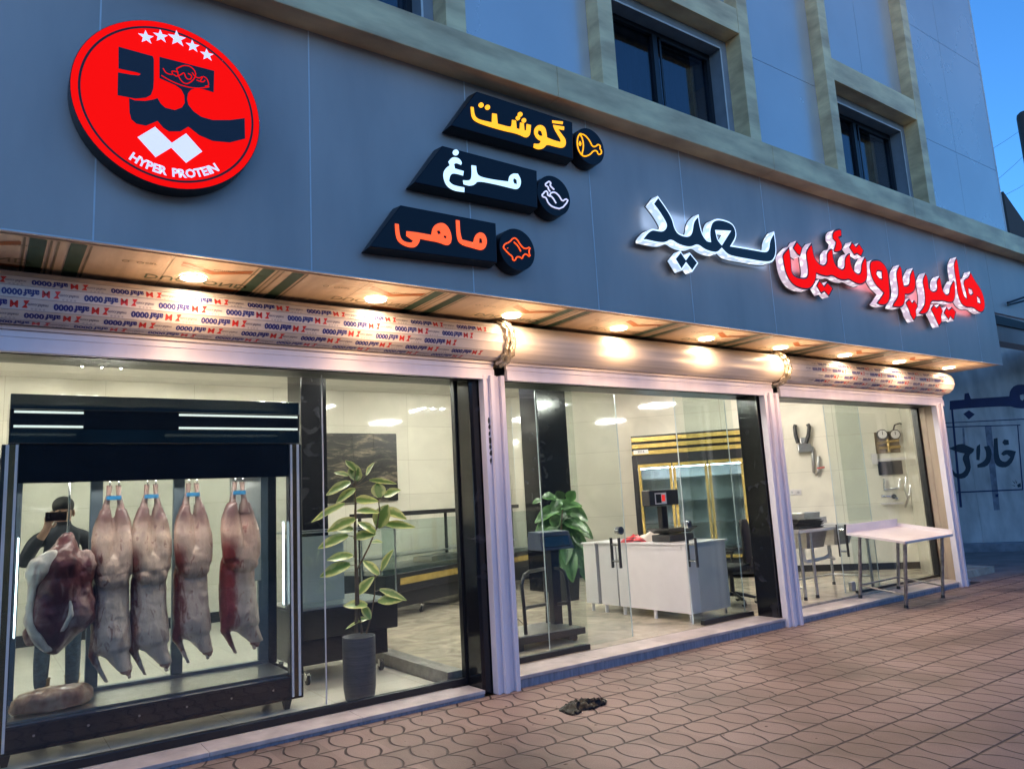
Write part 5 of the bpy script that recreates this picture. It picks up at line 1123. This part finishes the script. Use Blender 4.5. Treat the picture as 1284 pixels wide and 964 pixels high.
# office chair
cb_ = Vector((8.05, 6.62, 0.10))
t = thing('office_chair', 'black office chair on castors behind the counter', 'chair', cb_)
b = MB()
for k in range(5):
    a = 2*math.pi*k/5+0.5; e = cb_+Vector((0.29*math.cos(a), 0.29*math.sin(a), 0.075)); b.tube([cb_+Vector((0, 0, 0.14)), (cb_+e)/2+Vector((0, 0, 0.075)), e], [.03, .024, .018], 8)
b.cyl(cb_+Vector((0, 0, 0.10)), cb_+Vector((0, 0, 0.42)), 0.030, n=14); b.build('base', BLACKPLASTIC, t)
for k in range(5):
    a = 2*math.pi*k/5+0.5; caster(t, cb_+Vector((0.29*math.cos(a), 0.29*math.sin(a), 0)), 0.03)
CH = mat('black_fabric', (0.016, 0.016, 0.018), 0.85, bump=0.3, bscale=200)
MB().box(cb_+Vector((-0.25, -0.24, 0.42)), cb_+Vector((0.25, 0.25, 0.50))).build('seat', CH, t, bevel=0.035, segs=4)
b = MB(rot(cb_+Vector((0.0, 0.0, 0)), 0.45))
z0, z1 = 0.52, 1.07
rings = []
for i in range(9):
    f = i/8; hw = 0.24*(1-0.55*abs(2*f-1)**4); rings.append([(hw*math.cos(a)*(1 if True else 0), -0.22-0.03*math.sin(math.pi*f)+0.045*math.sin(a), z0+(z1-z0)*f) for a in [2*math.pi*k/20 for k in range(20)]])
b.loft(rings); b.build('backrest', CH, t)
b = MB(rot(cb_, 0.45)); b.tube([(0, -0.05, 0.42), (0, -0.24, 0.42), (0, -0.27, 0.60)], 0.022, 8)
b.build('back_bar', BLACKPLASTIC, t)
for s in (-1, 1):
    b = MB(rot(cb_, 0.45)); b.tube([(s*0.24, 0.05, 0.46), (s*0.29, 0.05, 0.52), (s*0.29, 0.03, 0.66)], 0.016, 8); b.box((s*0.29-0.035, -0.12, 0.66), (s*0.29+0.035, 0.14, 0.69)); b.build('armrest', BLACKPLASTIC, t)
# three-door gold fridge against the oblique wall
Pg = P0+N0*0.72
def g_(px, py): p = aP(px, py, Pg, N0); return (p-Pg).dot(D0), p.z
s0, zt0 = g_(790, 547); s1_, _ = g_(945, 543); zcr = g_(790, 572)[1]
s1_ = s0+2.0
t = thing('drinks_fridge', 'tall black three-door display fridge with gold frames and slatted gold crown', 'fridge', (Pg+D0*(s0+1.0)).xy.to_3d()+Vector((0, 0, 0.10)))
Mg = frame(Pg, D0, -N0, (0, 0, 1))
b = MB(Mg); b.box((s0, 0.0, 0.16), (s0+0.09, 0.68, zcr)); b.box((s1_-0.09, 0, 0.16), (s1_, 0.68, zcr)); b.box((s0+0.091, 0.62, 0.16), (s1_-0.091, 0.68, zcr)); b.box((s0+0.091, 0.0, zcr-0.22), (s1_-0.091, 0.619, zcr)); b.box((s0+0.091, 0, 0.16), (s1_-0.091, 0.619, 0.42)); b.build('cabinet', BLACK, t)
b = MB(Mg); n = 3; hh = (zt0-zcr)
for k in range(3): b.box((s0+0.015, 0.0, zcr+0.01+k*hh/3), (s1_-0.015, 0.06, zcr+0.01+k*hh/3+hh/3*0.60))
b.cur = 1; b.box((s0+0.005, 0.061, zcr+0.001), (s1_-0.005, 0.4, zt0)); b.build('crown', [GOLD, BLACK], t)
for k in range(3):
    xa = s0+0.10+k*(s1_-s0-0.2)/3; xb2 = xa+(s1_-s0-0.2)/3-0.02; za, zb3 = 0.44, zcr-0.16
    b = MB(Mg)
    for q in ((xa, xa+0.045, za, zb3), (xb2-0.045, xb2, za, zb3)): b.box((q[0], -0.03, q[2]), (q[1], -0.001, q[3]))
    b.box((xa+0.046, -0.03, za), (xb2-0.046, -0.001, za+0.05)); b.box((xa+0.046, -0.03, zb3-0.05), (xb2-0.046, -0.001, zb3)); d_ = b.build('door', GOLD, t)
    MB(Mg).box((xa+0.046, -0.018, za+0.051), (xb2-0.046, -0.010, zb3-0.051)).build('pane', CLEARGLASS, d_)
    b = MB(Mg)
    for q in range(4): z = 0.62+q*0.40; b.box((xa+0.02, 0.06, z), (xb2-0.02, 0.56, z+0.014))
    b.build('shelf', STEEL, t)
b = MB(Mg); b.box((s0+0.092, 0.605, 0.425), (s1_-0.092, 0.6185, zcr-0.225)); b.box((s0+0.12, 0.08, zcr-0.245), (s1_-0.12, 0.5, zcr-0.235)) if False else None; b.build('liner', mat('grey_liner', (0.55, 0.58, 0.60), 0.5), t)
MB(Mg).box((s0+0.12, 0.05, zcr-0.24), (s1_-0.12, 0.09, zcr-0.23)).build('light_tube', mat('fridge_fill', (1, 1, 1), 0.5, emit=(0.85, 0.93, 1.0), estr=22.0, var=0), t)  # glowing strip added under the top to lighten the door panes
tm = text_mesh('3014', 0.06); b = MB(Mg); b.box((s0+0.04, -0.003, zcr+0.03), (s0+0.30, -0.0005, zcr+0.10)); b.cur = 1; b.mesh(tm, frame((s0+0.17, -0.004, zcr+0.065), (1, 0, 0), (0, 0, 1), (0, -1, 0))); b.build('badge', [mat('pale_badge', (0.6, 0.6, 0.6), 0.4), BLACK], t, fix=False)
for q in (s0+0.08, s1_-0.08): caster(t, Mg @ Vector((q, 0.06, 0.10)), 0.03)

# ------------------------------------------------------------------ wash-up corner at the right
zs_ = 0.99
t = thing('sink_bench', 'steel sink bench with two bowls and white waste pipes inside right shopfront', 'sink', (9.7, 6.35, 0.10))
b = MB(); b.box((8.75, 6.03, zs_-0.04), (10.45, 6.09, zs_)); b.box((8.75, 6.55, zs_-0.04), (10.45, 6.72, zs_)); b.box((8.75, 6.091, zs_-0.04), (9.02, 6.549, zs_)); b.box((9.46, 6.091, zs_-0.04), (9.66, 6.549, zs_)); b.box((10.10, 6.091, zs_-0.04), (10.45, 6.549, zs_)); b.box((8.75, 6.70, zs_+0.001), (10.45, 6.72, zs_+0.10))
b.build('worktop', mat('pale_steel', (0.62, 0.62, 0.62), 0.35, 0.7, var=0.05), t)
for x0, x1 in ((9.0, 9.48), (9.64, 10.12)):
    b = MB(); b.hexa([(x0+0.05, 6.14, zs_-0.26), (x1-0.05, 6.14, zs_-0.26), (x1-0.05, 6.52, zs_-0.26), (x0+0.05, 6.52, zs_-0.26), (x0, 6.09, zs_-0.041), (x1, 6.09, zs_-0.041), (x1, 6.555, zs_-0.041), (x0, 6.555, zs_-0.041)]); b.build('bowl', STEEL, t)
for x, y in ((8.80, 6.07), (9.06, 6.07), (10.40, 6.07), (8.80, 6.67), (10.40, 6.67)): 
    lg = MB(); lg.cyl((x, y, 0.14), (x, y, zs_-0.041), 0.02, n=12); lg.cur = 1; lg.cyl((x, y, 0.10), (x, y, 0.1395), 0.026, 0.022, n=12); lg.build('leg', [STEEL, BLACKPLASTIC], t)
b = MB(); b.tube([(8.80, 6.67, 0.25), (10.40, 6.67, 0.25)], 0.014, 8); b.tube([(8.80, 6.09, 0.25), (8.80, 6.65, 0.25)], 0.014, 8); b.tube([(10.40, 6.09, 0.25), (10.40, 6.65, 0.25)], 0.014, 8); b.build('stretcher', STEEL, t)
b = MB(); b.tube([(9.24, 6.33, zs_-0.26), (9.24, 6.33, zs_-0.42), (9.30, 6.33, zs_-0.46), (9.75, 6.34, zs_-0.44), (9.88, 6.35, zs_-0.40), (9.88, 6.35, zs_-0.26)], 0.024, 10); b.tube([(9.80, 6.34, zs_-0.44), (10.05, 6.4, zs_-0.48)], 0.022, 10); b.build('waste_pipe', mat('white_pipe', (0.7, 0.7, 0.68), 0.4), t)
tr = MB()
TRAYM = mat('dark_tray', (0.02, 0.018, 0.018), 0.4)
for k in range(6):
    q = aY(1018, 643, 6.35)
    zt2 = zs_+0.003+k*0.020
    r2 = random.Random(k); M2 = rot((9.16+r2.uniform(-.02, .02), 6.32+r2.uniform(-.02, .02), zt2), r2.uniform(-.12, .12), 0, 0.03*k/5)
    b = MB(M2); b.box((-0.27, -0.20, 0.0), (0.27, 0.20, 0.006)); b.box((-0.28, -0.21, 0.0061), (0.28, -0.195, 0.017)); b.box((-0.28, 0.195, 0.0061), (0.28, 0.21, 0.017)); b.box((-0.28, -0.1945, 0.0061), (-0.265, 0.1945, 0.017)); b.box((0.265, -0.1945, 0.0061), (0.28, 0.1945, 0.017))
    tag(b.build('black_tray', TRAYM, None), ['lowest black tray in the pile on the sink bench', 'second lowest black tray in the sink bench pile', 'third lowest black tray in the sink bench pile', 'third black tray from the top of the sink bench pile', 'second black tray from the top of the sink bench pile', 'topmost black tray of the pile on the sink bench'][k], 'tray', 'black trays piled on the sink bench')
b = MB(); x, y = 9.60, 6.50
b.hexa([(x-0.17, y-0.12, zs_+0.002), (x+0.17, y-0.12, zs_+0.002), (x+0.17, y+0.12, zs_+0.002), (x-0.17, y+0.12, zs_+0.002), (x-0.19, y-0.14, zs_+0.20), (x+0.19, y-0.14, zs_+0.20), (x+0.19, y+0.14, zs_+0.20), (x-0.19, y+0.14, zs_+0.20)]); tag(b.build('steel_container', STEEL, None, bevel=0.012), 'square steel container standing behind the pile of black trays', 'container')
# things on the tiled oblique wall
Mw = frame(P0+N0*0.002, D0, -N0, (0, 0, 1))
def wl(px, py): p = aP(px, py, P0, N0); return (p-P0).dot(D0), p.z
def wpt(px, py, off=0.0): s_, z_ = wl(px, py); return Vector((s_, -off, z_))
x0, z0 = wl(985, 617); 
t = thing('socket_row', 'row of three white wall sockets above the sink bench', 'socket', Mw @ Vector((x0, 0, z0)))
for k, px in enumerate((984, 993, 1001)):
    q = wpt(px, 617); b = MB(Mw); b.box((q.x-0.05, -0.015, q.z-0.05), (q.x+0.05, 0.0, q.z+0.05)); b.cur = 1; b.cyl((q.x, -0.0152, q.z), (q.x, -0.0165, q.z), 0.022, n=14); b.build('socket', [WHITELAM, mat('grey_plastic', (0.35, 0.35, 0.35), 0.5)], t, bevel=0.003)
q = wpt(1007, 562); t = thing('wall_bracket', 'steel wall bracket with two upright hoses on the tiles', 'bracket', Mw @ q)
b = MB(Mw); u = wpt(1016, 556).x-wpt(1000, 556).x; b.box((wpt(999, 556).x, -0.14, wpt(1007, 567).z), (wpt(1016, 556).x, 0.0, wpt(1007, 557).z)); b.box((wpt(1003, 553).x, -0.10, wpt(1007, 5565).z if False else wpt(1007, 556.5).z), (wpt(1013, 553).x, -0.02, wpt(1007, 549).z)); b.build('bracket_body', STEEL, t, bevel=0.01)
for pp in (((1000, 556), (997, 546), (996, 536), (997, 533)), ((1010, 556), (1013, 546), (1014, 536), (1012, 532))):
    MB(Mw).tube([wpt(a, c_, 0.10) for a, c_ in pp], 0.032, 8).build('hose', BLACKPLASTIC, t)
q = wpt(1022, 585); t = thing('pipe_tap', 'looped steel pipe with a small red-handled tap on the tiles', 'tap', Mw @ q)
MB(Mw).tube([wpt(a, c_, 0.05) for a, c_ in ((1018, 560), (1019, 575), (1020, 592), (1023, 595), (1026, 591), (1026, 572))], 0.026, 8).build('pipe', STEEL, t)
MB(Mw).tube([wpt(1024, 587, 0.09), wpt(1033, 586, 0.12)], 0.016, 6).build('handle', mat('red_handle', (0.4, 0.05, 0.04), 0.4), t)
q = wpt(1113, 555); t = thing('gas_regulator', 'brass gas regulator board with two round gauges', 'regulator', Mw @ q)
b = MB(Mw); b.box((wpt(1098, 560).x, -0.03, wpt(1113, 568).z), (wpt(1128, 560).x, 0.0, wpt(1113, 541).z)); b.build('board', mat('brown_board', (0.16, 0.11, 0.06), 0.5), t)
for px in (1105, 1121):
    b = MB(Mw); q = wpt(px, 545); b.cyl((q.x, -0.03, q.z), (q.x, -0.11, q.z), 0.085, n=20); b.cur = 1; b.cyl((q.x, -0.1102, q.z), (q.x, -0.114, q.z), 0.070, n=20); b.cur = 2; b.box((q.x-0.006, -0.118, q.z-0.01), (q.x+0.006, -0.1145, q.z+0.05)); b.build('gauge', [BLACKPLASTIC, WHITELAM, BLACK], t)
b = MB(Mw)
for a, c_, d_, e_ in ((1100, 556, 1126, 552), (1102, 562, 1128, 560), (1112, 550, 1114, 567)): b.tube([wpt(a, c_, 0.07), wpt(d_, e_, 0.07)], 0.026, 8)
b.build('brass_pipe', mat('brass', (0.45, 0.30, 0.10), 0.3, 0.8), t)
MB(Mw).tube([wpt(a, c_, 0.06) for a, c_ in ((1119, 541), (1121, 533), (1127, 531), (1134, 533), (1141, 536))], 0.014, 6).build('hose', BLACKPLASTIC, t)
q = wpt(1116, 587); t = thing('knife_holder', 'flat black board on the wall below the gauges', 'wall board', Mw @ q)
MB(Mw).box((wpt(1101, 587).x, -0.05, wpt(1116, 595).z), (wpt(1131, 587).x, 0.0, wpt(1116, 578).z)).build('board', BLACK, t)
b = MB(Mw); b.box((wpt(1092, 570).x, -0.06, wpt(1096, 582).z), (wpt(1099, 570).x, 0.0, wpt(1096, 569).z)); tag(b.build('junction_box', WHITELAM, None, bevel=0.004), 'small white junction box beside the black wall board', 'junction box')
b = MB(Mw); b.box((wpt(1099, 575).x, -0.03, wpt(1120, 577).z), (wpt(1140, 575).x, 0.0, wpt(1120, 574).z)); tag(b.build('conduit', WHITELAM, None), 'white cable conduit running along the wall under the gauges', 'conduit')
q = wpt(1118, 615); t = thing('wall_tap', 'chrome mixer tap with hose on the tiles below the black board', 'tap', Mw @ q)
b = MB(Mw); b.tube([wpt(1108, 600, 0.05), wpt(1108, 614, 0.05), wpt(1126, 612, 0.06), wpt(1128, 600, 0.06)], 0.022, 8); b.tube([wpt(1104, 622, 0.08), wpt(1114, 622, 0.10), wpt(1124, 625, 0.12)], 0.026, 8); b.cyl(wpt(1119, 622, 0.02), wpt(1119, 622, 0.14), 0.04, n=12); b.build('mixer', CHROME, t)
b = MB(Mw); b.tube([wpt(a, c_, 0.08) for a, c_ in ((1135, 598), (1133, 612), (1137, 625), (1134, 636), (1139, 620), (1141, 604))], 0.018, 8); b.build('hose', CHROME, t)
b = MB(Mw); b.box((wpt(1104, 631).x, -0.14, wpt(1118, 632).z), (wpt(1131, 631).x, 0.0, wpt(1118, 630).z)); tag(b.build('wall_shelf', WHITELAM, None), 'narrow white shelf on the tiles under the mixer tap', 'shelf')

# white steel table standing half out over the step
t = thing('work_table', 'white topped steel table standing across the right doorstep', 'table', (9.95, 5.45, 0.0))
F1, F2 = Vector((9.43, 5.11, 0.0)), Vector((10.47, 5.16, 0.0))
B1, B2 = Vector((9.47, 5.72, 0.078)), Vector((10.50, 5.76, 0.078))
upv = Vector((0.0, -0.12, 1.0)).normalized(); H_ = 0.84
def top(p): return p+upv*H_
c1, c2, c3, c4 = top(F1), top(F2), top(B2), top(B1)
exx = (c2-c1).normalized(); eyy = (c4-c1).normalized()
TW = mat('white_table_top', (0.72, 0.66, 0.66), 0.35, 0.1, var=0.05)
q = [c1-exx*0.20-eyy*0.10, c2+exx*0.12-eyy*0.10, c3+exx*0.12+eyy*0.08, c4-exx*0.20+eyy*0.08]
b = MB(); b.hexa([p-upv*0.028 for p in q]+[p+upv*0.004 for p in q]); b.build('top', TW, t, bevel=0.004)
b = MB()
b.hexa([q[3], q[2], q[2]-eyy*0.014, q[3]-eyy*0.014]+[p+upv*0.11 for p in (q[3], q[2], q[2]-eyy*0.014, q[3]-eyy*0.014)])
b.hexa([q[1]-exx*0.014, q[1], q[2]-eyy*0.016, q[2]-eyy*0.016-exx*0.014]+[p+upv*0.055 for p in (q[1]-exx*0.014, q[1], q[2]-eyy*0.016, q[2]-eyy*0.016-exx*0.014)])
b.build('raised_edge', TW, t)
LEGS = mat('worn_steel_leg', (0.34, 0.31, 0.29), 0.35, 0.85, var=0.35, vscale=14)
for p in (F1, F2, B1, B2):
    lg = MB(); lg.cyl(p+upv*0.04, top(p)-upv*0.029, 0.021, n=14); lg.cur = 1; lg.cyl(p, p+upv*0.0395, 0.027, 0.022, n=12); lg.build('leg', [LEGS, BLACKPLASTIC], t)
b = MB()
for a, c_ in ((F1, B1), (F2, B2), (B1, B2)): b.tube([a+upv*0.16, c_+upv*0.16], 0.012, 8)
b.build('stretcher', LEGS, t)

# ceiling light panels inside
spots_ = [(-1.2, 7.6, 'above the far left of the room'), (2.6, 7.5, 'above the potted plant and near chiller'), (1.2, 10.4, 'near the back wall left of the column'), (4.6, 7.4, 'above the platform scale'),
          (5.2, 10.2, 'above the long chiller'), (7.7, 8.0, 'above the white counter'), (9.6, 7.2, 'above the sink bench'), (7.6, 10.2, 'deep inside left of the gold-framed fridge')]
for x, y, s in spots_:
    t = thing('ceiling_panel', 'square white ceiling light '+s, 'ceiling light', (x, y, 3.6), 'light panels on the shop ceiling')
    MB().box((x-0.35, y-0.35, 3.588), (x+0.35, y+0.35, 3.597)).build('reflector', CEILWHITE, t)
    for dx in (-0.22, 0.0, 0.22): MB().cyl((x+dx, y-0.33, 3.565), (x+dx, y+0.33, 3.565), 0.020, n=10).build('tube', PANELLAMP, t)
    b = MB()
    for a, c_, d_, e_ in ((-.38, -.38, .38, -.351), (-.38, .351, .38, .38), (-.38, -.3505, -.351, .3505), (.351, -.3505, .38, .3505)): b.box((x+a, y+c_, 3.57), (x+d_, y+e_, 3.599))
    b.build('frame', WHITELAM, t)

# ------------------------------------------------------------------ scrap of black plastic on the pavement
q = aZ(734, 886, 0.0); b = MB(); nu, nv = 30, 14; r2 = random.Random(4); vs = []
jit = [[r2.uniform(-1, 1) for _ in range(nv+1)] for _ in range(nu+1)]
for i in range(nu+1):
    u = i/nu; wd = 0.155*(0.55+0.45*math.sin(math.pi*min(1, u*1.25)))*(1-0.75*max(0, u-0.6)/0.4)+0.02*math.sin(u*17)
    for k in range(nv+1):
        v = k/nv-0.5; fold = abs(math.sin(u*9+v*7))*0.6+abs(math.sin(u*23-v*13+1))*0.4
        vs.append((q.x+(u-0.5)*0.42+0.012*jit[i][k], q.y+v*wd*1.25+0.03*math.sin(u*6)+0.010*jit[i][k]+(-0.05 if (u < 0.25 and v < -0.2) else 0), 0.004+max(0, (1-abs(2*v)**2.2))*0.062*fold*(1-abs(2*u-1)**3)+0.004*abs(jit[i][k])))
b.add(vs, [(i*(nv+1)+k, (i+1)*(nv+1)+k, (i+1)*(nv+1)+k+1, i*(nv+1)+k+1) for i in range(nu) for k in range(nv)], True)
o = b.build('plastic_scrap', mat('black_plastic_film', (0.004, 0.004, 0.004), 0.5, var=0.5, vscale=15, spec=0.25), None, fix=False)
sd = o.modifiers.new('thickness', 'SOLIDIFY'); sd.thickness = 0.002
tag(o, 'crumpled scrap of black plastic lying on the wavy pavers', 'litter')

# grit, crumbs and dry leaf bits on the pavement
gr_ = MB(); rg_ = random.Random(21); n = 0
while n < 420:
    gx, gy = rg_.uniform(0.3, 13), 5.44-abs(rg_.gauss(0, 1.3))
    if gy < 1.2: continue
    sz = rg_.choice((0.004, 0.005, 0.006, 0.009)); gr_.cur = 0 if rg_.random() < 0.7 else 1
    if gr_.cur: sz *= 1.8
    h = sz*(0.9 if gr_.cur == 0 else 0.25); a = rg_.uniform(0, 6.3)
    ring = [(gx+sz*rg_.uniform(.7, 1.2)*math.cos(a+k*1.257), gy+sz*rg_.uniform(.5, 1.0)*math.sin(a+k*1.257)) for k in range(5)]
    gr_.add([(x_, y_, 0.0005) for x_, y_ in ring]+[(gx, gy, h)], [(k, (k+1) % 5, 5) for k in range(5)], True); n += 1
tag(gr_.build('grit', [mat('pale_grit', (0.25, 0.21, 0.18), 0.8, var=0.4, vscale=3), mat('dry_leaf_bits', (0.05, 0.032, 0.02), 0.8)], None), kind='stuff')

# ------------------------------------------------------------------ the neighbour's painted wall, awning, roof, chimney
Nn = Vector((-0.82, -0.57, 0)).normalized(); Pn = Vector((17.45, 7.92, 0)); Dn = Vector((-Nn.y*-1, -Nn.x, 0)); Dn = Vector((0.57, -0.82, 0)).normalized()
Mn = frame(Pn, Dn, -Nn, (0, 0, 1))
t = thing('neighbour_wall', 'dim white painted wall with blue Persian lettering beyond the shop', 'wall', Pn)
WALLP = mat('grimy_white_paint', (0.52, 0.48, 0.45), 0.75, var=0.34, vscale=2.2, bump=0.3, bscale=25, stretch=(1.5, 1.5, 0.5))
b = MB(Mn); b.box((-6.0, 0.0, -0.1), (0.30, 0.25, 5.4)); b.box((0.304, 0.0, -0.1), (9, 0.25, 5.4)); wb = b.build('wall_body', WALLP, t)
b = MB(Mn); b.box((-6, -0.45, -0.05), (9, -0.002, 0.16)); b.build('plinth', mat('grey_plinth', (0.22, 0.22, 0.24), 0.7, var=0.3, vscale=5), t)
BLUEP = mat('dark_blue_paint', (0.012, 0.02, 0.085), 0.6); GREENP = mat('dark_green_paint', (0.012, 0.03, 0.05), 0.6)
def nl(px, py): p = aP(px, py, Pn, Nn); return ((p-Pn).dot(Dn), p.z)
def wr(loops, m, name, k=1, lift=0.004, org=(1180, 480), s=6.03):
    lp = [chaikin([nl(org[0]+x/s, org[1]+y/s) for x, y in l], k) for l in loops]
    me = flat(lp, 0.003, 0.012 if name == 'lettering' else 0.0); X = Mn @ frame((0, -lift+0.003, 0), (1, 0, 0), (0, 0, 1), (0, -1, 0)); bb = MB(); bb.mesh(me, X); bb.build(name, m, wb)
wr([[(70,140),(180,130),(182,85),(205,80),(222,125),(520,105),(525,60),(560,20),(627,15),(700,30),(720,110),(690,180),(627,190),(560,185),(520,170),(220,185),(70,200)], [(590,90),(625,80),(640,110),(620,140),(595,130)]], BLUEP, 'lettering')
wr([[(175,235),(210,212),(248,238),(210,270)]], BLUEP, 'lettering', 0)
wr([[(480,432),(505,435),(508,462),(482,466),(468,450)], [(402,425),(422,420),(428,520),(440,580),(470,600),(500,598),(530,560),(500,535),(470,545),(460,535),(480,512),(520,510),(560,520),(540,590),(500,632),(450,635),(415,615),(402,560)],
    [(270,485),(290,470),(292,520),(286,580),(272,578)], [(330,485),(360,478),(380,520),(370,590),(340,630),(280,636),(278,620),(320,600),(345,570),(345,520)],
    [(70,495),(150,460),(200,480),(245,500),(240,520),(205,545),(215,600),(222,650),(190,710),(140,722),(95,700),(85,660),(110,690),(160,690),(195,650),(180,610),(165,570),(185,530),(130,520)]], GREENP, 'lettering')
wr([[(575,770),(600,755),(605,785),(580,790)], [(535,735),(560,755),(555,760)], [(560,730),(575,755),(568,758)], [(530,770),(558,775),(558,782)]], GREENP, 'mark', 0)
for quad in ([(40,330),(600,315),(600,322),(40,338)], [(575,322),(583,322),(622,800),(612,800)], [(120,822),(622,800),(622,810),(120,832)], [(30,300),(660,268),(660,276),(30,306)], [(75,200),(90,200),(160,940),(140,940)], [(410,840),(435,838),(432,862),(412,862)]):
    wr([quad], BLUEP, 'painted_line', 0)
wr([[(330,330),(380,325),(445,960),(400,962)], [(160,340),(175,340),(185,500),(168,500)]], mat('grey_wall_stain', (0.20, 0.21, 0.25), 0.8, var=0.3, vscale=8), 'stain', 0, 0.0025)
# awning of the neighbour
q = aY(1197, 560, 8.6)
tag(MB().tube([(q.x, 8.6, 0.0), (q.x, 8.6, 2.6), (q.x+0.05, 8.6, 3.4)], 0.07, 10).build('gap_tube', mat('dark_tube', (0.03, 0.032, 0.036), 0.6), None), 'dark upright tube in the dark gap beside the painted neighbour wall', 'pipe')  # dark tube set where a narrow dark gap shows beside the wall
t = thing('awning', 'dark folded awning with pale beam above the neighbour wall', 'awning', (16.5, 6.6, 4.2))
b = MB(); p = [aY(1252, 393, 5.6), aY(1300, 404, 5.6), aY(1300, 398, 9.0), aY(1252, 393, 9.0)]
ob = aX
za_, zb_, zc_ = aY(1270, 430, 5.65).z, aY(1270, 411, 5.65).z, aY(1256, 394, 5.65).z
b.hexa([(12.40, 5.62, zb_), (20.0, 5.62, zb_), (20.0, 6.4, zb_), (12.40, 6.4, zb_), (12.40, 5.62, zc_), (20.0, 5.62, zb_+0.05), (20.0, 6.4, zb_+0.05), (12.40, 6.4, zc_)]); b.build('canopy', BLACKPLASTIC, t)
MB().box((12.40, 5.66, za_), (20.0, 5.95, zb_-0.001)).build('beam', PANEL, t)
b = MB()
for k in (0, 0.12): b.tube([Vector((12.75, 4.70, 4.12+k*0.3)), Vector((14.6, 4.2, 4.55+k))], 0.016, 8)
b.build('arm', BLACK, t)
# dark chimney and roof against the sky
c_ = aY(1284, 190, 16.0)
t = thing('chimney', 'tall dark round-topped chimney against the blue sky', 'chimney', (c_.x, 16, 0)); 
tp = aY(1281, 139, 16.0)
MB().lathe((tp.x+0.25, 16, 0), [(0.40, 0.0), (0.40, tp.z-0.35), (0.36, tp.z-0.15), (0.22, tp.z-0.03), (0.02, tp.z)], 20).build('stack', mat('dark_brick', (0.035, 0.034, 0.036), 0.8), t)
r0 = aY(1258, 240, 14.5); r1 = aY(1284, 300, 14.5)
t = thing('neighbour_roof', 'dark sloping roof edge beyond the end of the cornice', 'roof', (r0.x+3, 15, r1.z-1))
b = MB(); z0 = r0.z; b.prism([(r0.x, 14.5, z0), (r0.x+9, 14.5, z0-5.5), (r0.x+9, 14.5, z0-8), (r0.x, 14.5, z0-8)], (0, 8, 0)); b.build('roof_slab', mat('dark_roof', (0.03, 0.032, 0.036), 0.8), t)
b = MB()
for k, (a, c2_) in enumerate((((1215, 205), (1300, 150)), ((1240, 235), (1300, 180)), ((1250, 250), (1300, 222)))):
    pa_, pb_ = aY(*a, 18), aY(*c2_, 18); b.tube([pa_, (pa_+pb_)/2-Vector((0, 0, 0.06)), pb_], 0.012, 5)
tag(b.build('overhead_wires', BLACK, None), 'thin dark overhead wires crossing the sky at the right', 'wire')
# dark street side opposite, seen only in reflections
t = thing('opposite_building', 'low dark building across the road mirrored faintly in the glass', 'building', (0, -19, -0.12))
DK = mat('dark_facade', (0.05, 0.05, 0.055), 0.8, var=0.4, vscale=0.5)
b = MB(); 
for x0, x1, h in ((-40, -14, 7.5), (-14, -4, 7.0), (-4, 9, 8.0), (9, 22, 7.2), (22, 60, 7.8)): b.box((x0, -26, -0.12), (x1, -18, h))
b.build('facade', DK, t)
b = MB(); b.box((-5.5, -17.998, 0.6), (-1.0, -17.95, 2.6)); b.build('lit_shop', mat('lit_shopfront', (0.5, 0.6, 0.7), 0.6, emit=(0.45, 0.75, 1.0), estr=1.6, var=0), t)
